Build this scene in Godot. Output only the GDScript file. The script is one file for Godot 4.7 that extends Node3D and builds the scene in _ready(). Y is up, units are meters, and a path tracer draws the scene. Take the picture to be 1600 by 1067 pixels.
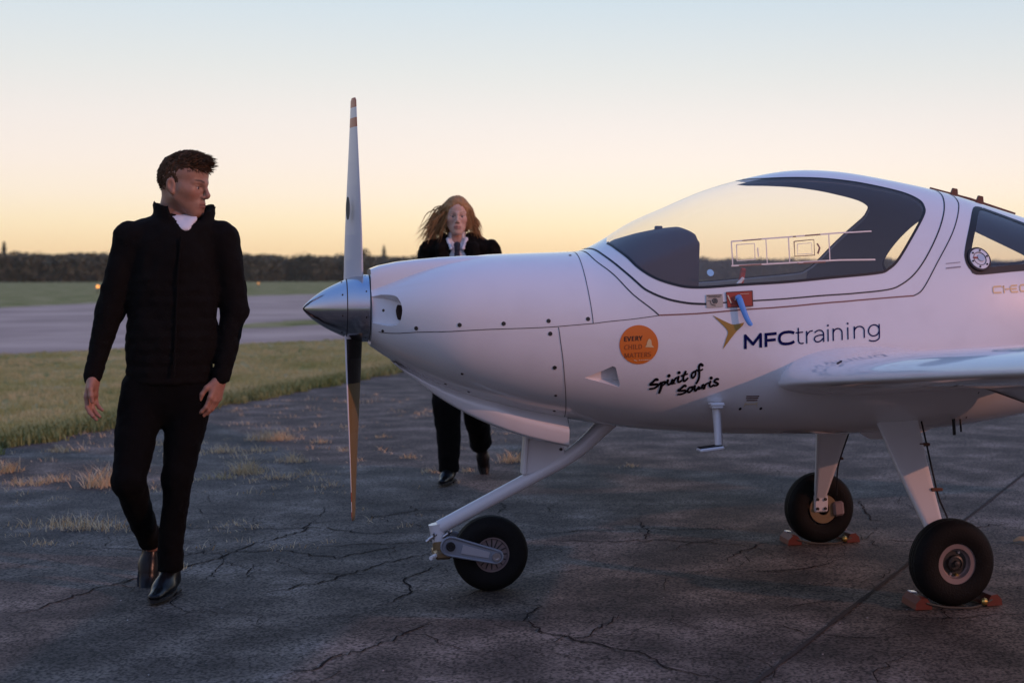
extends Node3D

# ------------------------------------------------------------------ mesh collector (triangles are given counter-clockwise seen from outside)
class MD:
	var v := PackedVector3Array()
	var n := PackedVector3Array()
	var c := PackedColorArray()
	var t := PackedInt32Array()
	var col := Color(1, 1, 1)

	func add(p: Vector3, q: Vector3) -> int:
		v.push_back(p); n.push_back(q); c.push_back(col)
		return v.size() - 1

	func tri(a: int, b: int, d: int) -> void:
		t.push_back(a); t.push_back(d); t.push_back(b)

	func face(ps: Array) -> void:  # flat convex polygon
		var q: Vector3 = (ps[1] - ps[0]).cross(ps[2] - ps[0]).normalized()
		if q == Vector3.ZERO: q = (ps[2] - ps[0]).cross(ps[3 % ps.size()] - ps[0]).normalized()
		var k := v.size()
		for p in ps: add(p, q)
		for i in range(1, ps.size() - 1): tri(k, k + i, k + i + 1)

	func surface(ps: PackedVector3Array, ix: PackedInt32Array, xf := Transform3D(), paint = null) -> void:  # smooth
		var ns := PackedVector3Array()
		ns.resize(ps.size())
		for i in range(0, ix.size(), 3):
			var q := (ps[ix[i + 1]] - ps[ix[i]]).cross(ps[ix[i + 2]] - ps[ix[i]])
			ns[ix[i]] += q; ns[ix[i + 1]] += q; ns[ix[i + 2]] += q
		var k := v.size()
		for i in ps.size():
			if paint != null: col = paint.call(ps[i])
			add(xf * ps[i], (xf.basis * ns[i]).normalized())
		var flip := xf.basis.determinant() < 0.0
		for i in range(0, ix.size(), 3):
			if flip: tri(k + ix[i], k + ix[i + 2], k + ix[i + 1])
			else: tri(k + ix[i], k + ix[i + 1], k + ix[i + 2])

	func grid(rows: Array, closed := true, xf := Transform3D()) -> void:  # rows of equally many points, smooth
		var ps := PackedVector3Array()
		var ix := PackedInt32Array()
		var m: int = rows[0].size()
		for r in rows: ps.append_array(PackedVector3Array(r))
		for i in rows.size() - 1:
			for j in (m if closed else m - 1):
				var a := i * m + j
				var b := i * m + (j + 1) % m
				ix.append_array([a, b, b + m, a, b + m, a + m])
		surface(ps, ix, xf)

	func tube(ps: Array, rs: Array, sides := 8, caps := true) -> void:
		var rows := []
		var side := Vector3.ZERO
		for i in ps.size():
			var d: Vector3 = (ps[mini(i + 1, ps.size() - 1)] - ps[maxi(i - 1, 0)]).normalized()
			if side == Vector3.ZERO: side = d.cross(Vector3.UP if absf(d.y) < 0.9 else Vector3.RIGHT).normalized()
			side = (side - d * side.dot(d)).normalized()
			var up := d.cross(side)
			var row := []
			for j in sides:
				var a := TAU * j / sides
				row.append(ps[i] + (side * cos(a) + up * sin(a)) * float(rs[i % rs.size()]))
			rows.append(row)
		grid(rows)
		if caps:
			var r0: Array = rows[0].duplicate(); r0.reverse()
			face(r0); face(rows[-1])

	func box(at: Vector3, size: Vector3, b := Basis(), bevel := 0.0) -> void:  # chamfered
		var s := size * 0.5
		var w := minf(bevel, minf(s.x, minf(s.y, s.z)) * 0.9)
		var g := func(sg: Vector3, ax: int) -> Vector3:
			var p := Vector3(sg.x * (s.x - w), sg.y * (s.y - w), sg.z * (s.z - w))
			p[ax] = sg[ax] * s[ax]
			return at + b * p
		for ax in 3:
			var a1 := (ax + 1) % 3
			var a2 := (ax + 2) % 3
			for s0 in [-1, 1]:
				var q := []
				for k in [[-1, -1], [1, -1], [1, 1], [-1, 1]]:
					var sg := Vector3.ZERO
					sg[ax] = s0; sg[a1] = k[0]; sg[a2] = k[1]
					q.append(g.call(sg, ax))
				if s0 < 0: q.reverse()
				face(q)
			if w > 0.0:
				for s1 in [-1, 1]:
					for s2 in [-1, 1]:
						var e0 := Vector3.ZERO
						e0[ax] = -1; e0[a1] = s1; e0[a2] = s2
						var e1 := e0
						e1[ax] = 1
						var q2 := [g.call(e0, a1), g.call(e1, a1), g.call(e1, a2), g.call(e0, a2)]
						if s1 * s2 > 0: q2.reverse()
						face(q2)
		if w > 0.0:
			for x in [-1, 1]:
				for y in [-1, 1]:
					for z in [-1, 1]:
						var sg := Vector3(x, y, z)
						var q3 := [g.call(sg, 0), g.call(sg, 1), g.call(sg, 2)]
						if x * y * z < 0: q3.reverse()
						face(q3)

	func lathe(profile: Array, xf: Transform3D, seg := 32) -> void:  # points (along +Z, radius); the outside lies to the left of the path as z grows
		for i in profile.size() - 1:
			var d: Vector2 = profile[i + 1] - profile[i]
			if d.length() < 1e-7: continue
			var e := Vector2(-d.y, d.x).normalized()
			var e0 := e
			var e1 := e
			if i > 0:
				var p: Vector2 = profile[i] - profile[i - 1]
				if p.length() > 1e-7 and p.normalized().dot(d.normalized()) > 0.75: e0 = (e + Vector2(-p.y, p.x).normalized()).normalized()
			if i < profile.size() - 2:
				var p2: Vector2 = profile[i + 2] - profile[i + 1]
				if p2.length() > 1e-7 and p2.normalized().dot(d.normalized()) > 0.75: e1 = (e + Vector2(-p2.y, p2.x).normalized()).normalized()
			var k := v.size()
			for j in seg + 1:
				var a := TAU * j / seg
				var u := Vector3(cos(a), sin(a), 0)
				add(xf * (u * profile[i].y + Vector3(0, 0, profile[i].x)), (xf.basis * (u * e0.y + Vector3(0, 0, e0.x))).normalized())
				add(xf * (u * profile[i + 1].y + Vector3(0, 0, profile[i + 1].x)), (xf.basis * (u * e1.y + Vector3(0, 0, e1.x))).normalized())
			for j in seg:
				var a2 := k + j * 2
				tri(a2, a2 + 2, a2 + 3); tri(a2, a2 + 3, a2 + 1)

	func prism(poly: Array, thick: float, xf: Transform3D) -> void:  # outline (x, y) counter-clockwise, from z = -thick/2 to thick/2
		var pv := PackedVector2Array(poly)
		var ix := Geometry2D.triangulate_polygon(pv)
		for s in [-1.0, 1.0]:
			var k := v.size()
			for p in pv: add(xf * Vector3(p.x, p.y, s * thick / 2), (xf.basis.z * s).normalized())
			for i in range(0, ix.size(), 3):
				var a := pv[ix[i]]; var b := pv[ix[i + 1]]; var d := pv[ix[i + 2]]
				if ((b - a).cross(d - a) > 0.0) == (s > 0.0): tri(k + ix[i], k + ix[i + 1], k + ix[i + 2])
				else: tri(k + ix[i], k + ix[i + 2], k + ix[i + 1])
		for i in pv.size():
			var a := pv[i]; var b := pv[(i + 1) % pv.size()]
			face([xf * Vector3(a.x, a.y, -thick / 2), xf * Vector3(b.x, b.y, -thick / 2), xf * Vector3(b.x, b.y, thick / 2), xf * Vector3(a.x, a.y, thick / 2)])

	func mesh() -> ArrayMesh:
		var a := []
		a.resize(Mesh.ARRAY_MAX)
		a[Mesh.ARRAY_VERTEX] = v; a[Mesh.ARRAY_NORMAL] = n; a[Mesh.ARRAY_COLOR] = c; a[Mesh.ARRAY_INDEX] = t
		var m := ArrayMesh.new()
		m.add_surface_from_arrays(Mesh.PRIMITIVE_TRIANGLES, a)
		return m


# ------------------------------------------------------------------ distance field for bodies and clothes
class Field:
	var o: Vector3
	var h: float
	var nx: int
	var ny: int
	var nz: int
	var f := PackedFloat32Array()

	func _init(lo: Vector3, hi: Vector3, cell: float) -> void:
		o = lo; h = cell
		nx = int(ceil((hi.x - lo.x) / cell)) + 1
		ny = int(ceil((hi.y - lo.y) / cell)) + 1
		nz = int(ceil((hi.z - lo.z) / cell)) + 1
		f.resize(nx * ny * nz)
		f.fill(1.0)

	func join(i: int, d: float, k: float, op: int) -> void:
		var a := f[i]
		if op == 1:
			d = -d
			var q := maxf(k - absf(a - d), 0.0) / k
			f[i] = maxf(a, d) + q * q * k * 0.25
		else:
			var q2 := maxf(k - absf(a - d), 0.0) / k
			f[i] = minf(a, d) - q2 * q2 * k * 0.25

	func seg(a: Vector3, b: Vector3, ra: float, rb: float, k := 0.02, op := 0, flat := 1.0, side := Vector3.RIGHT) -> void:
		var ab := b - a
		var l2 := maxf(ab.length_squared(), 1e-9)
		var w := Vector3.ZERO
		var e := 0.0
		if flat != 1.0:
			w = ab.cross(side).normalized() if ab.length() > 1e-4 else Vector3.BACK
			e = 1.0 / (flat * flat) - 1.0
		var m := maxf(ra, rb) * maxf(1.0, flat) + k + 2.6 * h
		var lo := a.min(b) - Vector3(m, m, m) - o
		var hi := a.max(b) + Vector3(m, m, m) - o
		for z in range(maxi(0, int(lo.z / h)), mini(nz, int(hi.z / h) + 2)):
			for y in range(maxi(0, int(lo.y / h)), mini(ny, int(hi.y / h) + 2)):
				var row := (z * ny + y) * nx
				for x in range(maxi(0, int(lo.x / h)), mini(nx, int(hi.x / h) + 2)):
					var q := Vector3(o.x + x * h, o.y + y * h, o.z + z * h) - a
					var t := clampf(q.dot(ab) / l2, 0.0, 1.0)
					q -= ab * t
					var d2 := q.length_squared()
					if e != 0.0:
						var u := q.dot(w)
						d2 += u * u * e
					join(row + x, sqrt(d2) - lerpf(ra, rb, t), k, op)

	func both(a: Vector3, b: Vector3, ra: float, rb: float, k := 0.02, op := 0) -> void:
		seg(a, b, ra, rb, k, op)
		seg(Vector3(-a.x, a.y, a.z), Vector3(-b.x, b.y, b.z), ra, rb, k, op)

	func ell(at: Vector3, r: Vector3, k := 0.02, op := 0, turn := Basis()) -> void:
		var m := maxf(r.x, maxf(r.y, r.z)) + k + 2.6 * h
		var lo := at - Vector3(m, m, m) - o
		var hi := at + Vector3(m, m, m) - o
		var inv := turn.inverse()
		for z in range(maxi(0, int(lo.z / h)), mini(nz, int(hi.z / h) + 2)):
			for y in range(maxi(0, int(lo.y / h)), mini(ny, int(hi.y / h) + 2)):
				var row := (z * ny + y) * nx
				for x in range(maxi(0, int(lo.x / h)), mini(nx, int(hi.x / h) + 2)):
					var q := inv * (Vector3(o.x + x * h, o.y + y * h, o.z + z * h) - at) / r
					var k0 := q.length()
					var k1 := (q / r).length()
					join(row + x, k0 * (k0 - 1.0) / maxf(k1, 1e-6), k, op)

	func cut(at: Vector3, normal: Vector3) -> void:  # removes what lies beyond the plane
		var i := 0
		for z in nz:
			for y in ny:
				for x in nx:
					f[i] = maxf(f[i], (Vector3(o.x + x * h, o.y + y * h, o.z + z * h) - at).dot(normal))
					i += 1

	func nets() -> Array:  # surface nets: [points, triangles]
		var ps := PackedVector3Array()
		var ix := PackedInt32Array()
		var at := PackedInt32Array()
		at.resize(f.size())
		at.fill(-1)
		var sy := nx
		var sz := nx * ny
		var off := [0, 1, sy, sy + 1, sz, sz + 1, sz + sy, sz + sy + 1]
		var edges := [[0, 1], [2, 3], [4, 5], [6, 7], [0, 2], [1, 3], [4, 6], [5, 7], [0, 4], [1, 5], [2, 6], [3, 7]]
		var lim := h * 3.0
		for z in nz - 1:
			for y in ny - 1:
				var row := z * sz + y * sy
				for x in nx - 1:
					var i := row + x
					if absf(f[i]) > lim: continue
					var neg := 0
					for k in off:
						if f[i + k] < 0.0: neg += 1
					if neg == 0 or neg == 8: continue
					var sum := Vector3.ZERO
					var cnt := 0
					for e in edges:
						var a := f[i + off[e[0]]]
						var b := f[i + off[e[1]]]
						if (a < 0.0) == (b < 0.0): continue
						var t := a / (a - b)
						var c0 := Vector3(e[0] & 1, (e[0] >> 1) & 1, e[0] >> 2)
						var c1 := Vector3(e[1] & 1, (e[1] >> 1) & 1, e[1] >> 2)
						sum += c0.lerp(c1, t)
						cnt += 1
					at[i] = ps.size()
					ps.push_back(o + (Vector3(x, y, z) + sum / cnt) * h)
		for z in range(1, nz - 1):
			for y in range(1, ny - 1):
				for x in range(1, nx - 1):
					var i := z * sz + y * sy + x
					if at[i] < 0 and at[i - 1] < 0 and at[i - sy] < 0 and at[i - sz] < 0: continue
					var a := f[i]
					for ax in 3:
						var st: int = [1, sy, sz][ax]
						if (a < 0.0) == (f[i + st] < 0.0): continue
						var u: int = [sy, sz, 1][ax]
						var w: int = [sz, 1, sy][ax]
						var q := [at[i - u - w], at[i - w], at[i], at[i - u]]
						if q.min() < 0: continue
						if a < 0.0: ix.append_array([q[0], q[1], q[2], q[0], q[2], q[3]])
						else: ix.append_array([q[0], q[2], q[1], q[0], q[3], q[2]])
		return [ps, ix]


# ------------------------------------------------------------------ naming
var taken := {}

func numbered(called: String) -> String:
	var k: int = taken.get(called, 0)
	taken[called] = k + 1
	return called if k == 0 else "%s_%03d" % [called, k]

func tag(o: Node3D, label: String, category: String, group := "") -> void:
	o.set_meta("label", label)
	o.set_meta("category", category)
	if group: o.set_meta("group", group)

func thing(called: String, label: String, category: String, at := Vector3.ZERO, turn := 0.0, group := "") -> Node3D:
	var o := Node3D.new()
	o.name = numbered(called)
	add_child(o)
	o.position = at
	o.rotation.y = turn
	tag(o, label, category, group)
	return o

func part(called: String, md: MD, m: Material, parent: Node) -> MeshInstance3D:
	var o := MeshInstance3D.new()
	o.mesh = md.mesh()
	o.material_override = m
	o.name = numbered(called) if parent == self else sibling(called, parent)
	parent.add_child(o, true)
	return o

func both_parts(called: String, md: MD, m: Material, parent: Node) -> MeshInstance3D:  # left and right piece, each a part; returns the left one
	var two := [MD.new(), MD.new()]
	var seen := [{}, {}]
	for i in range(0, md.t.size(), 3):
		var z := md.v[md.t[i]].z + md.v[md.t[i + 1]].z + md.v[md.t[i + 2]].z
		var k := 0 if z > 0.0 else 1
		for j in 3:
			var a := md.t[i + j]
			if not seen[k].has(a):
				two[k].col = md.c[a]
				seen[k][a] = two[k].add(md.v[a], md.n[a])
			two[k].t.push_back(seen[k][a])
	var o := part(called, two[0], m, parent)
	part(called, two[1], m, parent)
	return o

func sibling(called: String, parent: Node) -> String:
	var k: int = parent.get_meta("n_" + called, 0) if parent.has_meta("n_" + called) else 0
	parent.set_meta("n_" + called, k + 1)
	return called if k == 0 else "%s_%03d" % [called, k]

func mat(r: float, g: float, b: float, rough := 0.6, metal := 0.0, spec := 0.5) -> StandardMaterial3D:  # a real-world (linear) base colour
	var m := StandardMaterial3D.new()
	m.albedo_color = Color(r, g, b).linear_to_srgb()
	m.roughness = rough
	m.metallic = metal
	m.metallic_specular = spec
	return m

func noise(freq: float, sd: int, oct := 4, kind := FastNoiseLite.TYPE_SIMPLEX_SMOOTH) -> FastNoiseLite:
	var n := FastNoiseLite.new()
	n.noise_type = kind
	n.frequency = freq
	n.seed = sd
	n.fractal_octaves = oct
	return n

func noise_tex(freq: float, sd: int, ramp: Array, oct := 5, size := 512, kind := FastNoiseLite.TYPE_SIMPLEX_SMOOTH) -> NoiseTexture2D:  # ramp: [offset, linear grey or colour]
	var tx := NoiseTexture2D.new()
	tx.width = size; tx.height = size
	tx.seamless = true
	tx.noise = noise(freq, sd, oct, kind)
	if ramp.size():
		var gr := Gradient.new()
		var offs := PackedFloat32Array()
		var cols := PackedColorArray()
		for r in ramp:
			offs.append(r[0])
			cols.append((r[1] if r[1] is Color else Color(r[1], r[1], r[1])).linear_to_srgb())
		gr.offsets = offs
		gr.colors = cols
		tx.color_ramp = gr
	return tx

func world_mapped(m: StandardMaterial3D, s: float) -> StandardMaterial3D:
	m.uv1_triplanar = true
	m.uv1_world_triplanar = true
	m.uv1_scale = Vector3(s, s, s)
	return m

func smooth(p: Array, per := 6) -> Array:  # Catmull-Rom through Vector2 or Vector3 points
	var r := []
	for i in p.size() - 1:
		for k in per:
			r.append(p[i].cubic_interpolate(p[i + 1], p[maxi(i - 1, 0)], p[mini(i + 2, p.size() - 1)], float(k) / per))
	r.append(p[-1])
	return r

func pts(a: Array) -> Array:  # flat list -> Vector2 list
	var r := []
	for i in range(0, a.size(), 2): r.append(Vector2(a[i], a[i + 1]))
	return r

# ------------------------------------------------------------------ fuselage shape: side elevation (s aft, y up) and half widths, metres
var SX := [-2.225, -2.14, -2.05, -1.93, -1.77, -1.60, -1.42, -1.35, -1.27, -1.13, -0.983, -0.797, -0.626, -0.427, -0.219, 0.022, 0.268, 0.551, 0.71, 1.2, 2.0, 3.2, 4.4]
var ST := [
	[1.262, 1.292, 1.328, 1.366, 1.389, 1.397, 1.404, 1.409, 1.443, 1.529, 1.595, 1.673, 1.723, 1.76, 1.761, 1.728, 1.681, 1.604, 1.559, 1.42, 1.285, 1.235, 1.23],
	[1.02, 0.962, 0.912, 0.85, 0.788, 0.743, 0.709, 0.696, 0.682, 0.662, 0.649, 0.634, 0.626, 0.620, 0.616, 0.620, 0.633, 0.668, 0.697, 0.80, 0.93, 1.0, 1.04],
	[1.15, 1.14, 1.13, 1.11, 1.09, 1.07, 1.055, 1.05, 1.045, 1.03, 1.02, 1.01, 1.0, 1.0, 1.0, 1.01, 1.03, 1.06, 1.08, 1.12, 1.12, 1.12, 1.135],
	[0.19, 0.265, 0.325, 0.385, 0.42, 0.445, 0.465, 0.472, 0.48, 0.495, 0.507, 0.52, 0.527, 0.53, 0.53, 0.53, 0.52, 0.485, 0.46, 0.34, 0.21, 0.14, 0.10],
	[2.6, 2.5, 2.45, 2.4, 2.4, 2.4, 2.35, 2.3, 2.2, 2.15, 2.1, 2.1, 2.1, 2.1, 2.1, 2.1, 2.1, 2.1, 2.1, 2.0, 2.0, 2.0, 2.0],
	[2.4, 2.4, 2.4, 2.4, 2.4, 2.4, 2.4, 2.4, 2.4, 2.4, 2.4, 2.4, 2.4, 2.4, 2.4, 2.4, 2.4, 2.4, 2.4, 2.0, 2.0, 2.0, 2.0]]
var row_cache := {}

func row(s: float) -> Array:  # [top, bottom, height of the widest line, half width, upper and lower exponents] at s
	if row_cache.has(s): return row_cache[s]
	var x := clampf(s, SX[0], SX[-1])
	var i := 0
	while i < SX.size() - 2 and x > SX[i + 1]: i += 1
	var h: float = SX[i + 1] - SX[i]
	var t: float = (x - SX[i]) / h
	var r := []
	for T in ST:
		var sl := func(j: int) -> float: return (T[j + 1] - T[j]) / (SX[j + 1] - SX[j])
		var mid: float = sl.call(i)
		var m0: float = mid if i == 0 else (sl.call(i - 1) + mid) / 2
		var m1: float = mid if i + 2 >= SX.size() else (mid + sl.call(i + 1)) / 2
		r.append((2 * t * t * t - 3 * t * t + 1) * T[i] + (t * t * t - 2 * t * t + t) * h * m0 + (3 * t * t - 2 * t * t * t) * T[i + 1] + (t * t * t - t * t) * h * m1)
	row_cache[s] = r
	return r

func skin(s: float, deg: float) -> Vector3:  # point on the left half of the fuselage
	var r := row(s)
	var a := deg_to_rad(clampf(deg, -90, 90))
	var n: float = r[4] if a >= 0 else r[5]
	var up := pow(absf(sin(a)), 2.0 / n)
	var l: float = r[3] * pow(maxf(cos(a), 0.0), 2.0 / n)
	return Vector3(s, r[2] + (r[0] - r[2]) * up if a >= 0 else r[2] - (r[2] - r[1]) * up, l)

func skin_normal(s: float, deg: float) -> Vector3:
	var d := clampf(deg, -88.5, 88.5)
	var ds := skin(s + 0.004, d) - skin(s - 0.004, d)
	var dt := skin(s, d + 1.0) - skin(s, d - 1.0)
	var q := ds.cross(dt).normalized()
	if q.dot(Vector3(0, skin(s, d).y - row(s)[2], skin(s, d).z)) < 0: q = -q
	if absf(deg) > 88.5: q = Vector3(q.x, q.y, 0).normalized()
	return q

func deg_at(s: float, y: float) -> float:
	var r := row(s)
	if y >= r[2]: return rad_to_deg(asin(pow(clampf((y - r[2]) / (r[0] - r[2]), 0, 1), r[4] / 2.0)))
	return -rad_to_deg(asin(pow(clampf((r[2] - y) / (r[2] - r[1]), 0, 1), r[5] / 2.0)))

func side(s: float, y: float, lift := 0.0) -> Vector3:  # point on the left side at elevation (s, y)
	var d := deg_at(s, y)
	return skin(s, d) + skin_normal(s, d) * lift

func side_normal(s: float, y: float) -> Vector3:
	return skin_normal(s, deg_at(s, y))

func mirror(p: Vector3) -> Vector3: return Vector3(p.x, p.y, -p.z)

# Cuts the fuselage skin along outlines in (s, degrees): regions = [[name, outline], ...], the rest goes to "rest". Returns name -> MD.
func cut_skin(regions: Array, s_lines: Array, d_lines: Array, inset := 0.0) -> Dictionary:
	var out := {"rest": MD.new()}
	var polys := []
	for r in regions:
		if not out.has(r[0]): out[r[0]] = MD.new()
		polys.append(PackedVector2Array(r[1]))
	var edge := {}
	for p in polys:
		for i in p.size():
			var a: Vector2 = p[i]
			var b: Vector2 = p[(i + 1) % p.size()]
			var steps := int(maxf(absf(a.x - b.x) / 0.004, absf(a.y - b.y) / 0.4)) + 1
			for k in steps + 1:
				var q := a.lerp(b, float(k) / steps)
				var ci: int = s_lines.bsearch(q.x) - 1
				var cj: int = d_lines.bsearch(q.y) - 1
				for u in [0, 1]:
					for w in [0, 1]:
						edge[Vector2i(ci + u, cj + w)] = true
				edge[Vector2i(ci, cj)] = true
	var pc := {}
	var emit := func(md: MD, poly: PackedVector2Array) -> void:
		if poly.size() < 3: return
		if Geometry2D.is_polygon_clockwise(poly): poly.reverse()
		var ix := Geometry2D.triangulate_polygon(poly) if poly.size() > 4 else (PackedInt32Array([0, 1, 2]) if poly.size() == 3 else PackedInt32Array([0, 1, 2, 0, 2, 3]))
		for sgn in [1, -1]:
			var k := md.v.size()
			for q in poly:
				var e: Array
				if pc.has(q): e = pc[q]
				else:
					var nn := skin_normal(q.x, q.y)
					e = [skin(q.x, q.y) - nn * inset, nn if inset == 0.0 else -nn]
					pc[q] = e
				md.add(e[0] if sgn > 0 else mirror(e[0]), e[1] if sgn > 0 else mirror(e[1]))
			for i in range(0, ix.size(), 3):
				if (sgn > 0) == (inset == 0.0): md.tri(k + ix[i], k + ix[i + 1], k + ix[i + 2])
				else: md.tri(k + ix[i], k + ix[i + 2], k + ix[i + 1])
	for i in s_lines.size() - 1:
		for j in d_lines.size() - 1:
			var cell := PackedVector2Array([Vector2(s_lines[i], d_lines[j]), Vector2(s_lines[i + 1], d_lines[j]), Vector2(s_lines[i + 1], d_lines[j + 1]), Vector2(s_lines[i], d_lines[j + 1])])
			if not edge.has(Vector2i(i, j)):
				var mid := (cell[0] + cell[2]) / 2
				var where := "rest"
				for k in polys.size():
					if Geometry2D.is_point_in_polygon(mid, polys[k]):
						where = regions[k][0]
						break
				emit.call(out[where], cell)
				continue
			var left := [cell]
			for k in polys.size():
				var after := []
				for q in left:
					for g in Geometry2D.intersect_polygons(q, polys[k]): emit.call(out[regions[k][0]], g)
					after.append_array(Geometry2D.clip_polygons(q, polys[k]))
				left = after
			for q in left: emit.call(out["rest"], q)
	return out

# a band lying on the skin along (s, deg) points
func line_on(md: MD, p: Array, w: float, lift := 0.0015, both_sides := true) -> void:
	for sgn in ([1, -1] if both_sides else [1]):
		var k := md.v.size()
		for i in p.size():
			var nn := skin_normal(p[i].x, p[i].y)
			var a := skin(p[maxi(i - 1, 0)].x, p[maxi(i - 1, 0)].y)
			var b := skin(p[mini(i + 1, p.size() - 1)].x, p[mini(i + 1, p.size() - 1)].y)
			var cr := nn.cross((b - a).normalized()).normalized() * w / 2
			var c := skin(p[i].x, p[i].y) + nn * lift
			for q in [c - cr, c + cr]: md.add(q if sgn > 0 else mirror(q), nn if sgn > 0 else mirror(nn))
		for i in p.size() - 1:
			var a2 := k + i * 2
			if sgn > 0:
				md.tri(a2, a2 + 2, a2 + 3); md.tri(a2, a2 + 3, a2 + 1)
			else:
				md.tri(a2, a2 + 3, a2 + 2); md.tri(a2, a2 + 1, a2 + 3)

# a pen stroke in side elevation (s, y), drawn on the left side
func stroke(md: MD, p: Array, w0: float, lift := 0.0022, w1 := -1.0, square := false) -> void:
	if w1 < 0: w1 = w0
	var k := md.v.size()
	for i in p.size():
		var d: Vector2 = (p[mini(i + 1, p.size() - 1)] - p[maxi(i - 1, 0)]).normalized()
		var w := lerpf(w0, w1, float(i) / maxi(p.size() - 1, 1)) / 2
		var e := d.orthogonal() * w
		if square and i > 0 and i < p.size() - 1:
			var d0: Vector2 = (p[i] - p[i - 1]).normalized()
			e = d.orthogonal() * w / maxf(0.5, d.dot(d0))
		for q in [p[i] + e, p[i] - e]: md.add(side(q.x, q.y, lift), side_normal(q.x, q.y))
	for i in p.size() - 1:
		var a := k + i * 2
		md.tri(a, a + 3, a + 1); md.tri(a, a + 2, a + 3)
	if not square:
		for e in [0, p.size() - 1]: dot(md, p[e], (w0 if e == 0 else w1) / 2, lift)

func dot(md: MD, c: Vector2, r: float, lift := 0.0022, seg := 12, rings := 1) -> void:
	var k := md.v.size()
	md.add(side(c.x, c.y, lift), side_normal(c.x, c.y))
	for ring in rings:
		for j in seg:
			var q := c + Vector2.from_angle(TAU * j / seg) * r * (ring + 1) / rings
			md.add(side(q.x, q.y, lift), side_normal(q.x, q.y))
	for j in seg:
		md.tri(k, k + 1 + j, k + 1 + (j + 1) % seg)
		for ring in rings - 1:
			var a := k + 1 + ring * seg
			md.tri(a + j, a + seg + j, a + seg + (j + 1) % seg); md.tri(a + j, a + seg + (j + 1) % seg, a + (j + 1) % seg)

func patch(md: MD, outline: Array, lift := 0.0018, fine := 0.03) -> void:  # a filled outline in (s, y) on the left side
	var pv := PackedVector2Array(outline)
	if Geometry2D.is_polygon_clockwise(pv): pv.reverse()
	var lo := pv[0]
	var hi := pv[0]
	for q in pv: lo = lo.min(q); hi = hi.max(q)
	var x := lo.x
	while x < hi.x:
		var y := lo.y
		while y < hi.y:
			for g in Geometry2D.intersect_polygons(pv, PackedVector2Array([Vector2(x, y), Vector2(x + fine, y), Vector2(x + fine, y + fine), Vector2(x, y + fine)])):
				if Geometry2D.is_polygon_clockwise(g): g.reverse()
				var ix := Geometry2D.triangulate_polygon(g)
				var k := md.v.size()
				for q in g: md.add(side(q.x, q.y, lift), side_normal(q.x, q.y))
				for i in range(0, ix.size(), 3):
					if (g[ix[i + 1]] - g[ix[i]]).cross(g[ix[i + 2]] - g[ix[i]]) > 0: md.tri(k + ix[i], k + ix[i + 1], k + ix[i + 2])
					else: md.tri(k + ix[i], k + ix[i + 2], k + ix[i + 1])
			y += fine
		x += fine

func lettering(md: MD, text: String, at: Vector2, size: float, slope: float, bold := true, lift := 0.003) -> void:  # print in Droid Sans laid on the left side; size is the capital height
	var tm := TextMesh.new()
	var ft := SystemFont.new()
	ft.font_names = PackedStringArray(["Droid Sans"])
	ft.font_weight = 700 if bold else 400
	tm.font = ft
	tm.text = text
	tm.font_size = 64
	tm.pixel_size = 0.01
	tm.depth = 0.0
	tm.horizontal_alignment = HORIZONTAL_ALIGNMENT_LEFT
	var a := tm.get_mesh_arrays()
	var vs: PackedVector3Array = a[Mesh.ARRAY_VERTEX]
	var ix: PackedInt32Array = a[Mesh.ARRAY_INDEX]
	var lo := Vector3(1e9, 1e9, 0)
	var hi := -lo
	for q in vs: lo = lo.min(q); hi = hi.max(q)
	var sc := size / maxf(hi.y - lo.y, 1e-6)
	var k := md.v.size()
	for q in vs:
		var x := (q.x - lo.x) * sc
		var p := at + Vector2(x, (q.y - lo.y) * sc + x * slope)
		md.add(side(p.x, p.y, lift), side_normal(p.x, p.y))
	for i in range(0, ix.size(), 3):
		var p0 := vs[ix[i]]; var p1 := vs[ix[i + 1]]; var p2 := vs[ix[i + 2]]
		if (p1 - p0).cross(p2 - p0).z > 0: md.tri(k + ix[i], k + ix[i + 1], k + ix[i + 2])
		else: md.tri(k + ix[i], k + ix[i + 2], k + ix[i + 1])

# ------------------------------------------------------------------ the aeroplane
var M := {}

func recess(md: MD, outline: Array, depth: Callable) -> void:  # a sunk tray in the skin, both sides
	var pv := PackedVector2Array(outline)
	if Geometry2D.is_polygon_clockwise(pv): pv.reverse()
	var ix := Geometry2D.triangulate_polygon(pv)
	for sgn in [1, -1]:
		var rim := []
		var low := []
		for q in pv:
			var nn := skin_normal(q.x, q.y)
			var a := skin(q.x, q.y)
			var b := a - nn * float(depth.call(q.x))
			rim.append(a if sgn > 0 else mirror(a))
			low.append(b if sgn > 0 else mirror(b))
		for i in pv.size():
			var j := (i + 1) % pv.size()
			if sgn > 0: md.face([rim[j], rim[i], low[i], low[j]])
			else: md.face([rim[i], rim[j], low[j], low[i]])
		for i in range(0, ix.size(), 3):
			var tr := [low[ix[i]], low[ix[i + 1]], low[ix[i + 2]]]
			var q2: Vector3 = (tr[1] - tr[0]).cross(tr[2] - tr[0])
			if q2.z * sgn < 0: tr.reverse()
			md.face(tr)

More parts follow.
